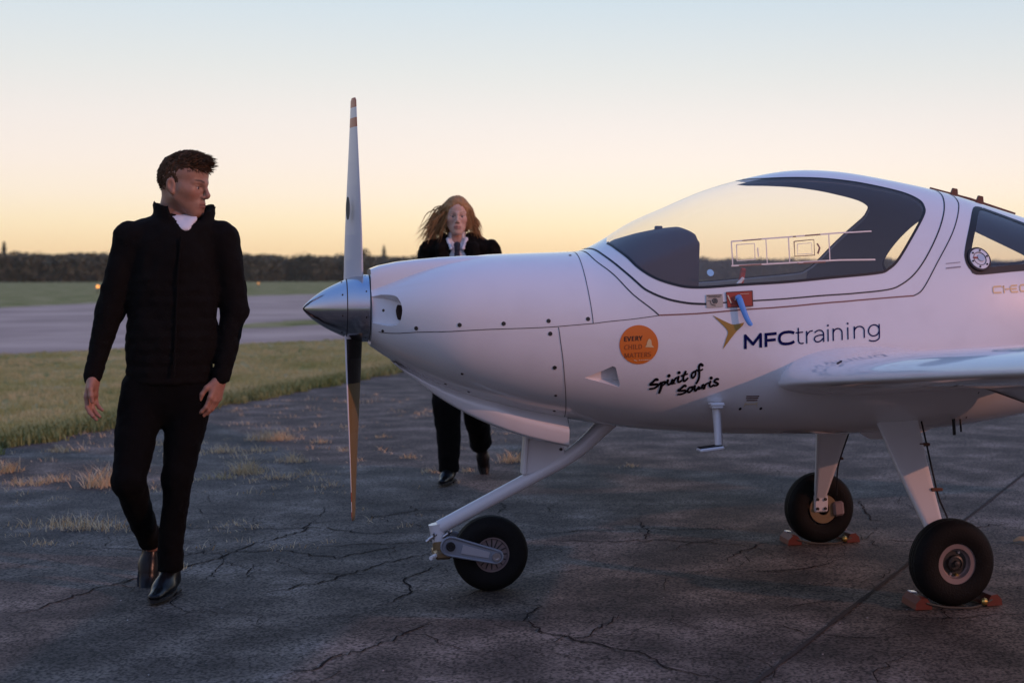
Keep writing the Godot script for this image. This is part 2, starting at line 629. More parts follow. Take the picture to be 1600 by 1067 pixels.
func wing(sgn: float) -> MD:
	var md := MD.new()
	var sec := [[0.25, -0.665, 1.21, 0.165, 0.065, 0.858], [0.5, -0.645, 1.17, 0.15, 0.055, 0.872], [0.58, -0.638, 1.155, 0.133, 0.052, 0.88], [0.68, -0.635, 1.13, 0.118, 0.048, 0.889], [0.85, -0.635, 1.10, 0.105, 0.045, 0.903], [1.3, -0.637, 1.06, 0.10, 0.042, 0.94], [2.5, -0.64, 0.97, 0.085, 0.036, 1.04], [3.8, -0.63, 0.86, 0.072, 0.03, 1.15], [4.9, -0.62, 0.74, 0.058, 0.024, 1.245], [5.1, -0.57, 0.64, 0.045, 0.018, 1.262], [5.17, -0.48, 0.46, 0.01, 0.005, 1.268]]
	var rows := []
	for s in sec:
		var r := []
		for k in 40:
			var a := TAU * k / 40.0
			var x := 0.5 - 0.5 * cos(a) if a <= PI else 0.5 - 0.5 * cos(a)
			var yy := 10.0 * (0.2969 * sqrt(x) - 0.126 * x - 0.3516 * x * x + 0.2843 * x * x * x - 0.1036 * x * x * x * x)
			r.append(Vector3(s[1] + s[2] * x, s[5] + (s[3] * yy if a < PI else -s[4] * yy), s[0] * sgn))
		if sgn > 0: r.reverse()
		rows.append(r)
	md.grid(rows)
	md.face(rows[-1])
	return md

func blade(up: float) -> MD:  # a propeller blade with its paint: white front, black back, two red bands
	var md := MD.new()
	var rows := []
	var st := [0.06, 0.12, 0.2, 0.3, 0.4, 0.5, 0.6, 0.68, 0.72, 0.735, 0.737, 0.775, 0.777, 0.815, 0.817, 0.845, 0.856]
	for r: float in st:
		var c := 0.105 + 0.03 * sin(clampf((r - 0.1) / 0.6, 0, 1) * PI)
		if r > 0.6: c = lerpf(0.122, 0.078, (r - 0.6) / 0.256)
		if r > 0.85: c = 0.05
		var beta := atan(0.235 / (maxf(r, 0.12) + 0.12)) * 0.93
		var th := lerpf(0.032, 0.007, clampf(r / 0.8, 0, 1))
		var ro := []
		for k in 20:
			var a := TAU * k / 20.0
			var x := cos(a) * c / 2
			var y := sin(a) * th / 2
			var fwd := x * sin(beta) + y * cos(beta)   # towards the nose
			var far := x * cos(beta) - y * sin(beta)
			ro.append(Vector3(-2.287 - fwd, 1.168 + up * r, -far * up))
		rows.append(ro)
	var m := 20
	for i in rows.size() - 1:
		var rm: float = (st[i] + st[i + 1]) / 2
		for k in m:
			var y2 := sin(TAU * (k + 0.5) / m)
			var front := Color(0.74, 0.74, 0.76)
			if (rm > 0.736 and rm < 0.776) or rm > 0.816: front = Color(0.42, 0.07, 0.03)
			if rm > 0.3 and rm < 0.4 and k > 1 and k < 5: front = Color(0.74, 0.74, 0.76)
			md.col = front if y2 > -0.35 else (Color(0.012, 0.011, 0.01) if rm < 0.35 else Color(0.19, 0.135, 0.055))
			if y2 <= -0.35 and rm < 0.16: md.col = front
			var q := [rows[i][k], rows[i][(k + 1) % m], rows[i + 1][(k + 1) % m], rows[i + 1][k]]
			if up > 0: q.reverse()
			md.face(q)
	var cap: Array = rows[-1].duplicate()
	if up < 0: cap.reverse()
	cap.reverse()
	md.col = Color(0.42, 0.07, 0.03) if up > 0 else Color(0.19, 0.135, 0.055)
	md.face(cap)
	return md

func wheel(parent: Node3D, at: Vector3, out: float, R: float, width: float) -> Node3D:  # out = +1 when the outer face looks to +Z
	var w := Node3D.new()
	w.name = sibling("wheel", parent)
	parent.add_child(w, true)
	w.position = at
	var hw := width / 2
	var xf := Transform3D(Basis.from_scale(Vector3(1, 1, out)), Vector3.ZERO) if out > 0 else Transform3D(Basis(Vector3.UP, PI), Vector3.ZERO)
	var ty := MD.new()
	var pr := []
	var ri := R * 0.5
	var prof := [[-0.86, ri - 0.006], [-0.92, ri + 0.004], [-1.0, R * 0.66], [-0.98, R * 0.78], [-0.86, R * 0.89], [-0.68, R * 0.955], [-0.5, R * 0.985], [-0.47, R * 0.975], [-0.43, R * 0.975], [-0.40, R * 0.99], [-0.18, R * 0.999], [-0.15, R * 0.987], [-0.11, R * 0.987], [-0.08, R], [0.08, R], [0.11, R * 0.987], [0.15, R * 0.987], [0.18, R * 0.999], [0.40, R * 0.99], [0.43, R * 0.975], [0.47, R * 0.975], [0.5, R * 0.985], [0.68, R * 0.955], [0.86, R * 0.89], [0.98, R * 0.78], [1.0, R * 0.66], [0.92, ri + 0.004], [0.86, ri - 0.006]]
	for q in prof: pr.append(Vector2(q[0] * hw, q[1]))
	ty.lathe(pr, xf, 48)
	part("tyre", ty, M.rubber, w)
	return w

func build_airplane() -> void:
	var P := thing("airplane", "white two-seat low-wing training plane with bubble canopy, parked nose-left on chocks", "airplane", Vector3(1.011, 0, -6.7235), deg_to_rad(14.4))
	var paint: Material = M.paint
	# outlines in (s, degrees)
	var glass := pts([-1.23, 91, -1.235, 89.3, -1.261, 76.0, -1.246, 61.6, -1.222, 50.3, -1.190, 39.2, -1.139, 31.0, -1.069, 26.0, -0.977, 23.1, -0.794, 21.7, -0.548, 21.4, -0.381, 21.9, -0.209, 23.3, -0.159, 24.8, -0.105, 28.8, -0.009, 40.3, 0.059, 49.9, 0.076, 54.9, 0.068, 59.8, 0.003, 64.1, -0.136, 66.3, -0.288, 68.4, -0.441, 71.1, -0.557, 75.9, -0.614, 80.9, -0.647, 85.8, -0.655, 91])
	var seal := pts([-1.325, 90, -1.321, 83.4, -1.302, 61.8, -1.259, 44.0, -1.201, 29.6, -1.159, 23.6, -1.095, 19.3, -1.016, 16.9, -0.939, 15.9, -0.750, 15.7, -0.418, 16.2, -0.30, 16.75, -0.176, 17.8, -0.115, 19.4, -0.045, 23.5, 0.026, 30.8, 0.102, 41.5, 0.162, 52.8, 0.201, 63.5, 0.222, 73.0, 0.235, 90])
	var outer := pts([-1.36, 90, -1.353, 80.9, -1.342, 58.9, -1.290, 40.4, -1.226, 24.0, -1.133, 12.4])
	var outer2 := pts([-1.133, 12.2, -0.842, 12.7, -0.419, 13.9, -0.288, 14.6, -0.06, 16.0])
	var outer3 := pts([-0.06, 16.0, -0.017, 18.2, 0.052, 26.4, 0.167, 41.6, 0.248, 57.3, 0.285, 69.5, 0.30, 90])
	var rear := pts([0.40, 65.3, 0.355, 62.5, 0.278, 46.8, 0.222, 34.7, 0.210, 29.9, 0.224, 26.6, 0.259, 25.4, 0.476, 28.8, 0.70, 33.0, 0.86, 38.0, 0.90, 44.0, 0.86, 49.0, 0.578, 60.4])
	var split := pts([-2.24, -27, -2.200, -22.6, -2.065, -9.8, -1.903, -2.0, -1.737, 1.1, -1.560, 4.2, -1.392, 7.8])
	var glass_s := [Vector2(-1.23, 91)] + smooth(glass.slice(1, -1), 5) + [Vector2(-0.655, 91)]
	var seal_s := smooth(seal, 4)
	var canopy := [Vector2(-1.325, 91)] + seal_s + [Vector2(0.235, 91)]
	var rear_s := smooth(rear + [rear[0]], 4).slice(0, -1)
	var inlet := smooth(pts([-2.19, 34.5, -2.140, 28.5, -2.119, 15.0, -2.117, 2.8, -2.134, -6.1, -2.170, -9.8]), 3)
	inlet = [Vector2(-2.226, 33.0)] + inlet + [Vector2(-2.226, -11.1)]
	var naca := pts([-1.421, -21.7, -1.315, -12.3, -1.303, -12.9, -1.280, -24.1, -1.284, -25.9, -1.405, -22.4])
	var up_cowl := [Vector2(-2.24, 91)] + split + pts([-1.403, 31.4, -1.403, 53.9, -1.393, 79, -1.393, 91])
	var low_cowl := split.slice(0, -1) + pts([-1.528, 4.8, -1.512, -8.5, -1.494, -28.4, -1.449, -72.4, -1.44, -91, -2.24, -91])
	var sl := []
	var x := -2.225
	while x < 1.0:
		sl.append(x)
		x += 0.03
	for q in [1.0, 1.1, 1.2, 1.35, 1.5, 1.75, 2.0, 2.3, 2.6, 2.9, 3.2, 3.6, 4.0, 4.4]: sl.append(q)
	var dl := []
	for k in 49: dl.append(-90.0 + k * 3.75)
	var cut := cut_skin([["glass", glass_s], ["rear_window", rear_s], ["gone", inlet], ["gone", naca], ["canopy", canopy], ["upper_cowl", up_cowl], ["lower_cowl", low_cowl]], sl, dl)

	var fus := part("fuselage", cut.rest, paint, P)
	# front face of the cowl round the spinner
	var ring := []
	for k in 48: ring.append(skin(-2.225, -90 + k * 3.75))
	for k in 48: ring.append(mirror(skin(-2.225, 90 - k * 3.75)))
	ring.reverse()
	cut.lower_cowl.face(ring)
	# narrow spine over the gearbox, standing on the shoulders of the cowl
	var spine := []
	for r in [[-2.225, 1.331, 0.128], [-2.19, 1.345, 0.138], [-2.12, 1.360, 0.152], [-2.04, 1.370, 0.17], [-1.95, 1.379, 0.19], [-1.86, 1.385, 0.2], [-1.76, 1.386, 0.2]]:
		var ro := []
		for k in 25:
			var a := PI * k / 24.0
			ro.append(Vector3(r[0], 1.14 + (r[1] - 1.14) * pow(absf(sin(a)), 2.0 / 6.0), r[2] * signf(cos(a)) * pow(absf(cos(a)), 2.0 / 6.0)))
		spine.append(ro)
	cut.upper_cowl.grid(spine, false)
	var fr: Array = spine[0].duplicate()
	cut.upper_cowl.face(fr)
	var uc := part("upper_cowl", cut.upper_cowl, paint, P)
	var lc := part("lower_cowl", cut.lower_cowl, paint, P)
	# cooling scoop under the cowl
	var sc := MD.new()
	var srows := []
	var bot := pts([-2.13, 0.953, -2.094, 0.918, -1.966, 0.822, -1.845, 0.747, -1.731, 0.694, -1.592, 0.645, -1.435, 0.607])
	for q in smooth(bot, 3):
		var g := clampf((q.x + 2.14) / 0.4, 0.06, 1.0)
		var ro := []
		for e in [[0.12, 0.22], [0.15, 0.13], [0.175, 0.098], [0.198, 0.083], [0.207, 0.072], [0.207, 0.05], [0.198, 0.012], [0.185, 0.0], [0.09, -0.004]]: ro.append(Vector3(q.x, q.y + e[1] * g, e[0] * (0.55 + 0.45 * g)))
		var other := []
		for e in ro: other.append(mirror(e))
		other.reverse()
		srows.append(ro + other)
	sc.grid(srows, false)
	sc.face(srows[-1])
	part("cooling_scoop", sc, paint, lc)
	# inlets and side duct
	var rc := MD.new()
	recess(rc, inlet, func(s): return 0.004 + 0.065 * clampf((s + 2.225) / 0.108, 0, 1))
	both_parts("air_inlet", rc, paint, uc)
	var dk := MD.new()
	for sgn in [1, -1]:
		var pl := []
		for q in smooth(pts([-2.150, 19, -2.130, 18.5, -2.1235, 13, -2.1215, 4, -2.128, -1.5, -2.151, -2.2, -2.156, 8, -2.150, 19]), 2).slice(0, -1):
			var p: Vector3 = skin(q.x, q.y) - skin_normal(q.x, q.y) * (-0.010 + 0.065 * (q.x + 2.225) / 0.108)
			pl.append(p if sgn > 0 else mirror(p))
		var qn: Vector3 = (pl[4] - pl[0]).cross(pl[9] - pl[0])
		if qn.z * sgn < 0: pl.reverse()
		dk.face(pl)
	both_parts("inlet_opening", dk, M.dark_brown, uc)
	var nd := MD.new()
	recess(nd, naca, func(s): return 0.002 + 0.05 * clampf((s + 1.42) / 0.14, 0, 1))
	both_parts("side_duct", nd, paint, fus)
	# canopy: frame, glass, lining
	var cf := part("canopy", cut.canopy, paint, P)
	part("canopy_glass", cut.glass, M.glass, cf)
	var rw := both_parts("rear_window", cut.rear_window, M.rear_glass, P)
	var vent := MD.new()
	var inl := cut_skin([["gone", glass_s], ["gone", rear_s], ["sill", pts([-1.35, 0, -0.16, 0, -0.16, 35, -1.35, 60])]], sl.filter(func(q): return q > -1.33 and q < 0.96), dl.filter(func(q): return q >= 3.0), 0.018)
	part("cabin_lining", inl.rest, M.lining, P)
	both_parts("sill_lining", inl.sill, M.sill, P)
	# edges of the glass and seals
	for q in [["window_edge", smooth(glass.slice(2, -1), 5), 0.011, 0.0012], ["window_edge", smooth(rear + [rear[0]], 4), 0.030, 0.0012], ["canopy_seal", smooth(seal.slice(0, 9), 5), 0.0085, 0.0015], ["canopy_seal", smooth(seal.slice(8), 5), 0.0055, 0.0015]]:
		var ed := MD.new()
		line_on(ed, q[1], q[2], q[3])
		both_parts(q[0], ed, M.black_paint, cf)
	for q in [outer, outer3, split.slice(1), pts([-1.392, 7.8, -1.309, 9.9, -1.134, 12.1]), smooth(pts([-1.393, 88, -1.393, 79.0, -1.403, 53.9, -1.403, 31.4, -1.392, 8.0]), 4), smooth(pts([-1.528, 4.4, -1.512, -8.5, -1.494, -28.4, -1.449, -72.4]), 4)]:
		var pl2 := MD.new()
		line_on(pl2, smooth(q, 5), 0.0045 if q == outer3 or q == outer else 0.0026)
		both_parts("panel_line", pl2, M.dark_line, fus)
	var pl3 := MD.new()
	line_on(pl3, smooth(outer2, 5), 0.005)
	both_parts("panel_line", pl3, M.rust_line, fus)
	# sliding storm window in the side glass: rails, frame and catch
	for q in [[[-0.809, 39.6, -0.66, 38.1, -0.523, 37.3, -0.36, 37.5, -0.208, 38.6], 0.0085, "light"], [[-0.825, 29.3, -0.68, 28.2, -0.540, 27.6, -0.37, 27.5, -0.213, 27.8], 0.009, "light"], [[-0.809, 39.6, -0.819, 29.2], 0.006, "light"], [[-0.667, 38.1, -0.677, 28.2], 0.005, "light"], [[-0.572, 37.6, -0.583, 27.8], 0.006, "light"], [[-0.399, 37.3, -0.412, 27.1], 0.006, "light"], [[-0.791, 37.7, -0.717, 36.9, -0.725, 30.4, -0.799, 30.9, -0.791, 37.7], 0.0055, "light"], [[-0.552, 35.5, -0.467, 35.4, -0.474, 29.6, -0.558, 29.9, -0.552, 35.5], 0.006, "dark"], [[-0.540, 34.3, -0.480, 34.2, -0.484, 30.2, -0.546, 30.5, -0.540, 34.3], 0.004, "light"], [[-0.707, 34.9, -0.710, 31.3], 0.006, "light"], [[-0.456, 33.8, -0.448, 32.1, -0.460, 30.0], 0.010, "dark"], [[-0.765, 38.9, -0.685, 38.2], 0.006, "dark"], [[-0.553, 37.4, -0.435, 37.2], 0.008, "dark"], [[-0.794, 28.8, -0.701, 28.3], 0.007, "dark"], [[-0.551, 27.3, -0.431, 27.0], 0.008, "dark"]]:
		var rl := MD.new()
		line_on(rl, pts(q[0]), q[1] * 0.8, 0.004, false)
		part("storm_window_rail", rl, M.clear_edge if q[2] == "light" else M.amber_edge, cf)
	var bd := MD.new()
	dot(bd, Vector2(-0.912, 1.314), 0.014, 0.003)
	part("round_sticker", bd, M.sky_blue, cf)
	# inside: glare shield, cockpit floor, rear shelf, latch lever
	var gs := MD.new()
	var grows := []
	for r in [[-1.265, 1.40], [-1.24, 1.43], [-1.18, 1.462], [-1.1, 1.485], [-1.0, 1.506], [-0.94, 1.512], [-0.915, 1.503], [-0.905, 1.48]]:
		var ro := []
		for k in 25:
			var d := lerpf(12.0, 90.0, k / 24.0)
			var p := skin(r[0], d) - skin_normal(r[0], d) * 0.035
			ro.append(Vector3(r[0] - (0.05 * p.z if r[0] > -1.05 else 0.0), minf(p.y, r[1] - 0.35 * p.z * p.z), minf(p.z, 0.34) if k < 24 else 0.0))
		var other := []
		for k in 24: other.append(mirror(ro[23 - k]))
		grows.append(ro + other)
	gs.grid(grows, false)
	var gf: Array = grows[-1].duplicate()
	gf.reverse()
	gs.face(gf)
	gs.box(Vector3(-0.98, 1.15, 0), Vector3(0.14, 0.2, 0.86), Basis(), 0.02)
	gs.box(Vector3(-1.02, 1.504, 0.05), Vector3(0.03, 0.02, 0.03), Basis(), 0.004)
	part("instrument_hood", gs, M.charcoal, P)
	var fl := MD.new()
	fl.box(Vector3(-0.45, 1.04, 0), Vector3(1.3, 0.04, 0.94), Basis(), 0.01)
	fl.box(Vector3(0.36, 1.12, 0), Vector3(0.5, 0.3, 0.86), Basis(), 0.03)
	part("cockpit_floor", fl, M.lining, P)
	for sgn in [1, -1]:
		var se := MD.new()
		se.box(Vector3(-0.02, 1.16, 0.24 * sgn), Vector3(0.1, 0.3, 0.38), Basis(Vector3.BACK, -0.3), 0.03)
		se.box(Vector3(-0.28, 1.08, 0.24 * sgn), Vector3(0.42, 0.1, 0.38), Basis(), 0.03)
		part("seat", se, M.charcoal, P)
	var lv := MD.new()
	lv.box(Vector3(-0.762, 1.30, 0.40), Vector3(0.022, 0.07, 0.014), Basis(Vector3.BACK, -0.2), 0.004)
	part("latch_lever", lv, M.red, cf)
	var lv2 := MD.new()
	lv2.box(Vector3(-0.783, 1.265, 0.405), Vector3(0.014, 0.08, 0.012), Basis(Vector3.BACK, -0.7), 0.003)
	part("latch_arm", lv2, paint, cf)
	# vent disc in the rear window
	var vx := Transform3D()
	var vc := side(0.262, 1.371, 0.004)
	var vn := side_normal(0.262, 1.371)
	vx.basis = Basis.looking_at(-vn, Vector3.UP)
	vx.origin = vc
	var vd := MD.new()
	vd.lathe([Vector2(0, 0.0465), Vector2(0.005, 0.0455), Vector2(0.006, 0.031), Vector2(0.004, 0.030), Vector2(0.004, 0.0)], vx, 36)
	var vm := part("vent_disc", vd, paint, rw)
	var vr := MD.new()
	vr.lathe([Vector2(0.001, 0.055), Vector2(0.003, 0.0525), Vector2(0.003, 0.047), Vector2(0.0, 0.0465)], vx, 36)
	vr.lathe([Vector2(0.0045, 0.031), Vector2(0.0072, 0.030), Vector2(0.0072, 0.0285), Vector2(0.004, 0.028)], vx, 36)
	for k in 6:
		var u := Vector3(cos(k * TAU / 6 + 0.3), sin(k * TAU / 6 + 0.3), 0) * 0.038
		vr.lathe([Vector2(0.004, 0.0045), Vector2(0.009, 0.004), Vector2(0.009, 0)], vx * Transform3D(Basis(), u), 10)
	part("vent_ring", vr, M.dark_line, rw)
	var vk := MD.new()
	vk.lathe([Vector2(0.003, 0.018), Vector2(0.009, 0.016), Vector2(0.009, 0)], vx * Transform3D(Basis(), Vector3(0.006, 0.004, 0)), 16)
	part("vent_knob", vk, M.steel, rw)
	var vred := MD.new()
	vred.box(Vector3(-0.022, 0.004, 0.008), Vector3(0.022, 0.006, 0.003), Basis(), 0.001)
	for i in vred.v.size(): vred.v[i] = vx * vred.v[i]; vred.n[i] = vx.basis * vred.n[i]
	part("vent_mark", vred, M.red, rw)
	# aerial on the roof
	var an := MD.new()
	an.tube([Vector3(0.25, 1.694, 0), Vector3(0.45, 1.648, 0), Vector3(0.668, 1.584, 0)], [0.006], 8)
	part("roof_aerial", an, M.brown, P)
	for q in [[0.368, 1.663], [0.494, 1.631]]:
		var fin := MD.new()
		fin.prism([Vector2(-0.022, 0), Vector2(0.017, -0.012), Vector2(0.013, 0.03), Vector2(-0.008, 0.034)], 0.014, Transform3D(Basis(), Vector3(q[0], q[1], 0)))
		part("aerial_fin", fin, M.brown, P)
	# quick-release fasteners of the cowl
	for q in pts([-2.184, 5.8, -2.186, -18.7, -2.065, -6.3, -1.906, 0.6, -1.739, 3.7, -1.566, 7.5, -1.560, 1.0, -1.412, 10.2, -1.540, -17.0, -1.522, -40.1, -1.506, -61.2, -1.935, -66.6, -1.846, -63.7, -1.887, -38.8, -1.428, 70.3]):
		var fs := MD.new()
		var xf := Transform3D(Basis.looking_at(-skin_normal(q.x, q.y), Vector3.UP), skin(q.x, q.y))
		var big := 0.0085 if q.y > -20 and q.x > -2.1 and q.y < 60 else 0.006
		fs.lathe([Vector2(0, big), Vector2(0.0022, big * 0.9), Vector2(0.0022, big * 0.45), Vector2(0.0012, big * 0.4), Vector2(0.0012, 0)], xf, 14)
		part("fastener", fs, M.dark_metal, fus)
	# plates under the canopy: grey lock plate, red handle plate, handle
	var gp := MD.new()
	patch(gp, pts([-0.939, 1.227, -0.872, 1.230, -0.873, 1.179, -0.940, 1.176]), 0.004)
	var gpm := part("lock_plate", gp, M.beige, cf)
	var gd := MD.new()
	for k in [0.0095, 0.004]:
		var cir := []
		for j in 15: cir.append(Vector2(-0.905, 1.202) + Vector2.from_angle(j * TAU / 14) * k)
		stroke(gd, cir, 0.003, 0.0062)
	stroke(gd, smooth(pts([-0.924, 1.2, -0.92, 1.189, -0.905, 1.184]), 4), 0.0025, 0.0062)
	stroke(gd, pts([-0.935, 1.222, -0.878, 1.2245]), 0.0025, 0.0062, 0.0025)
	stroke(gd, pts([-0.929, 1.2165, -0.882, 1.2185]), 0.002, 0.0062)
	stroke(gd, pts([-0.935, 1.203, -0.919, 1.2035]), 0.0015, 0.0062)
	part("lock_ring", gd, M.dark_line, cf)
	var rp := MD.new()
	patch(rp, pts([-0.858, 1.236, -0.750, 1.242, -0.752, 1.182, -0.856, 1.176]), 0.004)
	part("handle_plate", rp, M.red, cf)
	var rpe := MD.new()
	for j in 4:
		var c4 := pts([-0.858, 1.236, -0.750, 1.242, -0.752, 1.182, -0.856, 1.176])
		stroke(rpe, [c4[j], c4[(j + 1) % 4]], 0.002, 0.006)
	stroke(rpe, pts([-0.838, 1.214, -0.828, 1.2, -0.812, 1.196]), 0.0015, 0.006)
	stroke(rpe, pts([-0.84, 1.19, -0.80, 1.192]), 0.0015, 0.006)
	part("plate_border", rpe, M.dark_line, cf)
	for q in [[-0.851, 1.222, -0.841, 1.195, 0.005], [-0.821, 1.219, -0.824, 1.204, 0.003], [-0.80, 1.229, -0.765, 1.231, 0.0015]]:
		var rpm := MD.new()
		stroke(rpm, pts(q.slice(0, 4)), q[4], 0.006, q[4] * 0.8)
		part("plate_mark", rpm, M.cream, cf)
	var hd := MD.new()
	var hp := []
	for q in smooth(pts([-0.810, 1.213, -0.799, 1.17, -0.786, 1.13, -0.771, 1.102]), 4): hp.append(q)
	var hrows := []
	for i in hp.size():
		var u := float(i) / (hp.size() - 1)
		var w := lerpf(0.0125, 0.009, u)
		if i == 0 or i == hp.size() - 1: w *= 0.5
		var b := side(hp[i].x, hp[i].y, 0.014 + 0.02 * u)
		var nn := side_normal(hp[i].x, hp[i].y)
		var e := Vector3(0.96, 0.28, 0)
		hrows.append([b - e * w, b - e * w + nn * 0.006, b + nn * 0.009, b + e * w + nn * 0.006, b + e * w])
	for r in hrows: r.reverse()
	hd.grid(hrows)
	hd.lathe([Vector2(0.002, 0.013), Vector2(0.018, 0.012), Vector2(0.018, 0)], Transform3D(Basis.looking_at(-side_normal(-0.81, 1.213), Vector3.UP), side(-0.81, 1.213)), 14)
	part("door_handle", hd, M.blue_handle, cf)
	build_markings(P, fus)
	build_undercarriage(P)
	# wings, tail
	var wl := part("wing", wing(1.0), paint, P)
	part("wing", wing(-1.0), paint, P)
	for sgn in [1.0, -1.0]:  # flaps let down
		var fp := MD.new()
		var frw := []
		for q in [[0.56, 0.874, 0.20], [1.5, 0.955, 0.17], [2.4, 1.032, 0.13]]:
			var ro := []
			for e in [[0.20, 0.0], [0.24, 0.028], [0.32, 0.012], [0.60, -0.155], [0.598, -0.162], [0.30, -0.05], [0.22, -0.03]]: ro.append(Vector3(e[0] + q[2] - 0.2, q[1] + e[1], q[0] * sgn))
			if sgn < 0: ro.reverse()
			frw.append(ro)
		fp.grid(frw)
		var e0: Array = frw[0].duplicate()
		e0.reverse()
		fp.face(e0)
		fp.face(frw[-1])
		part("flap", fp, paint, P)
	var wv := MD.new()
	wv.box(Vector3(-0.585, 0.984, 1.02), Vector3(0.022, 0.006, 0.012), Basis(Vector3.BACK, 0.5), 0.002)
	part("drain_slot", wv, M.dark_line, wl)
	var fn := MD.new()
	var tail := []
	for r in [[1.1, 3.3, 1.2], [1.5, 3.72, 0.7], [1.9, 3.95, 0.5], [1.98, 4.0, 0.44]]:
		var ro := []
		for k in 20:
			var a := TAU * k / 20.0
			var xx := 0.5 - 0.5 * cos(a)
			ro.append(Vector3(r[1] + r[2] * xx, r[0], 0.05 * sin(a) * (1.0 - 0.5 * xx)))
		tail.append(ro)
	fn.grid(tail)
	fn.face(tail[-1])
	part("tail_fin", fn, paint, P)
	var tp := MD.new()
	var tr := []
	for z in [-1.25, -1.2, 0.0, 1.2, 1.25]:
		var cc := 0.5 if absf(z) < 1.22 else 0.3
		var ro := []
		for k in 20:
			var a := TAU * k / 20.0
			var xx := 0.5 - 0.5 * cos(a)
			ro.append(Vector3(4.0 + (0.5 - cc) * 0.5 + cc * xx, 1.99 + 0.028 * sin(a) * (1.0 - 0.5 * xx), z))
		tr.append(ro)
	tp.grid(tr)
	part("tailplane", tp, paint, P)
	# spinner and propeller
	var spf := Transform3D(Basis(Vector3(0, 0, 1), Vector3(0, 1, 0), Vector3(-1, 0, 0)), Vector3(0, 1.171, 0))
	var sp := MD.new()
	var prof := smooth(pts([2.2285, 0.1365, 2.27, 0.135, 2.317, 0.118, 2.393, 0.082, 2.444, 0.048, 2.474, 0.021, 2.486, 0.006, 2.488, 0.0]), 5)
	sp.lathe(prof, spf, 64)
	var spin := part("spinner", sp, M.spinner, P)
	var sg := MD.new()
	sg.lathe([Vector2(2.3145, 0.1195), Vector2(2.3155, 0.1202), Vector2(2.3185, 0.1190), Vector2(2.3185, 0.117)], spf, 64)
	sg.lathe([Vector2(2.2255, 0.1250), Vector2(2.2285, 0.1275), Vector2(2.2285, 0.12)], spf, 48)
	part("spinner_seam", sg, M.dark_line, spin)
	for k in 8:
		var an2 := TAU * k / 8 + 0.25
		for q in [[2.243, 0.1358], [2.335, 0.1105]]:
			var sw := MD.new()
			var d := Vector3(0, cos(an2), sin(an2))
			sw.lathe([Vector2(-0.002, 0.0042), Vector2(0.0012, 0.0036), Vector2(0.0012, 0)], Transform3D(Basis.looking_at(-d, Vector3.RIGHT), Vector3(-q[0], 1.171, 0) + d * q[1]), 8)
			part("spinner_screw", sw, M.dark_metal, spin)
	var bu := part("propeller_blade", blade(1.0), M.blade, P)
	part("propeller_blade", blade(-1.0), M.blade, P)
	var ov := MD.new()
	var op := []
	for k in 20: op.append(Vector2(cos(k * TAU / 20) * 0.012, sin(k * TAU / 20) * 0.047))
	ov.prism(op, 0.0015, Transform3D(Basis(Vector3.UP, -0.95), Vector3(-2.3105, 1.575, 0.0215)))
	part("maker_badge", ov, M.badge, bu)

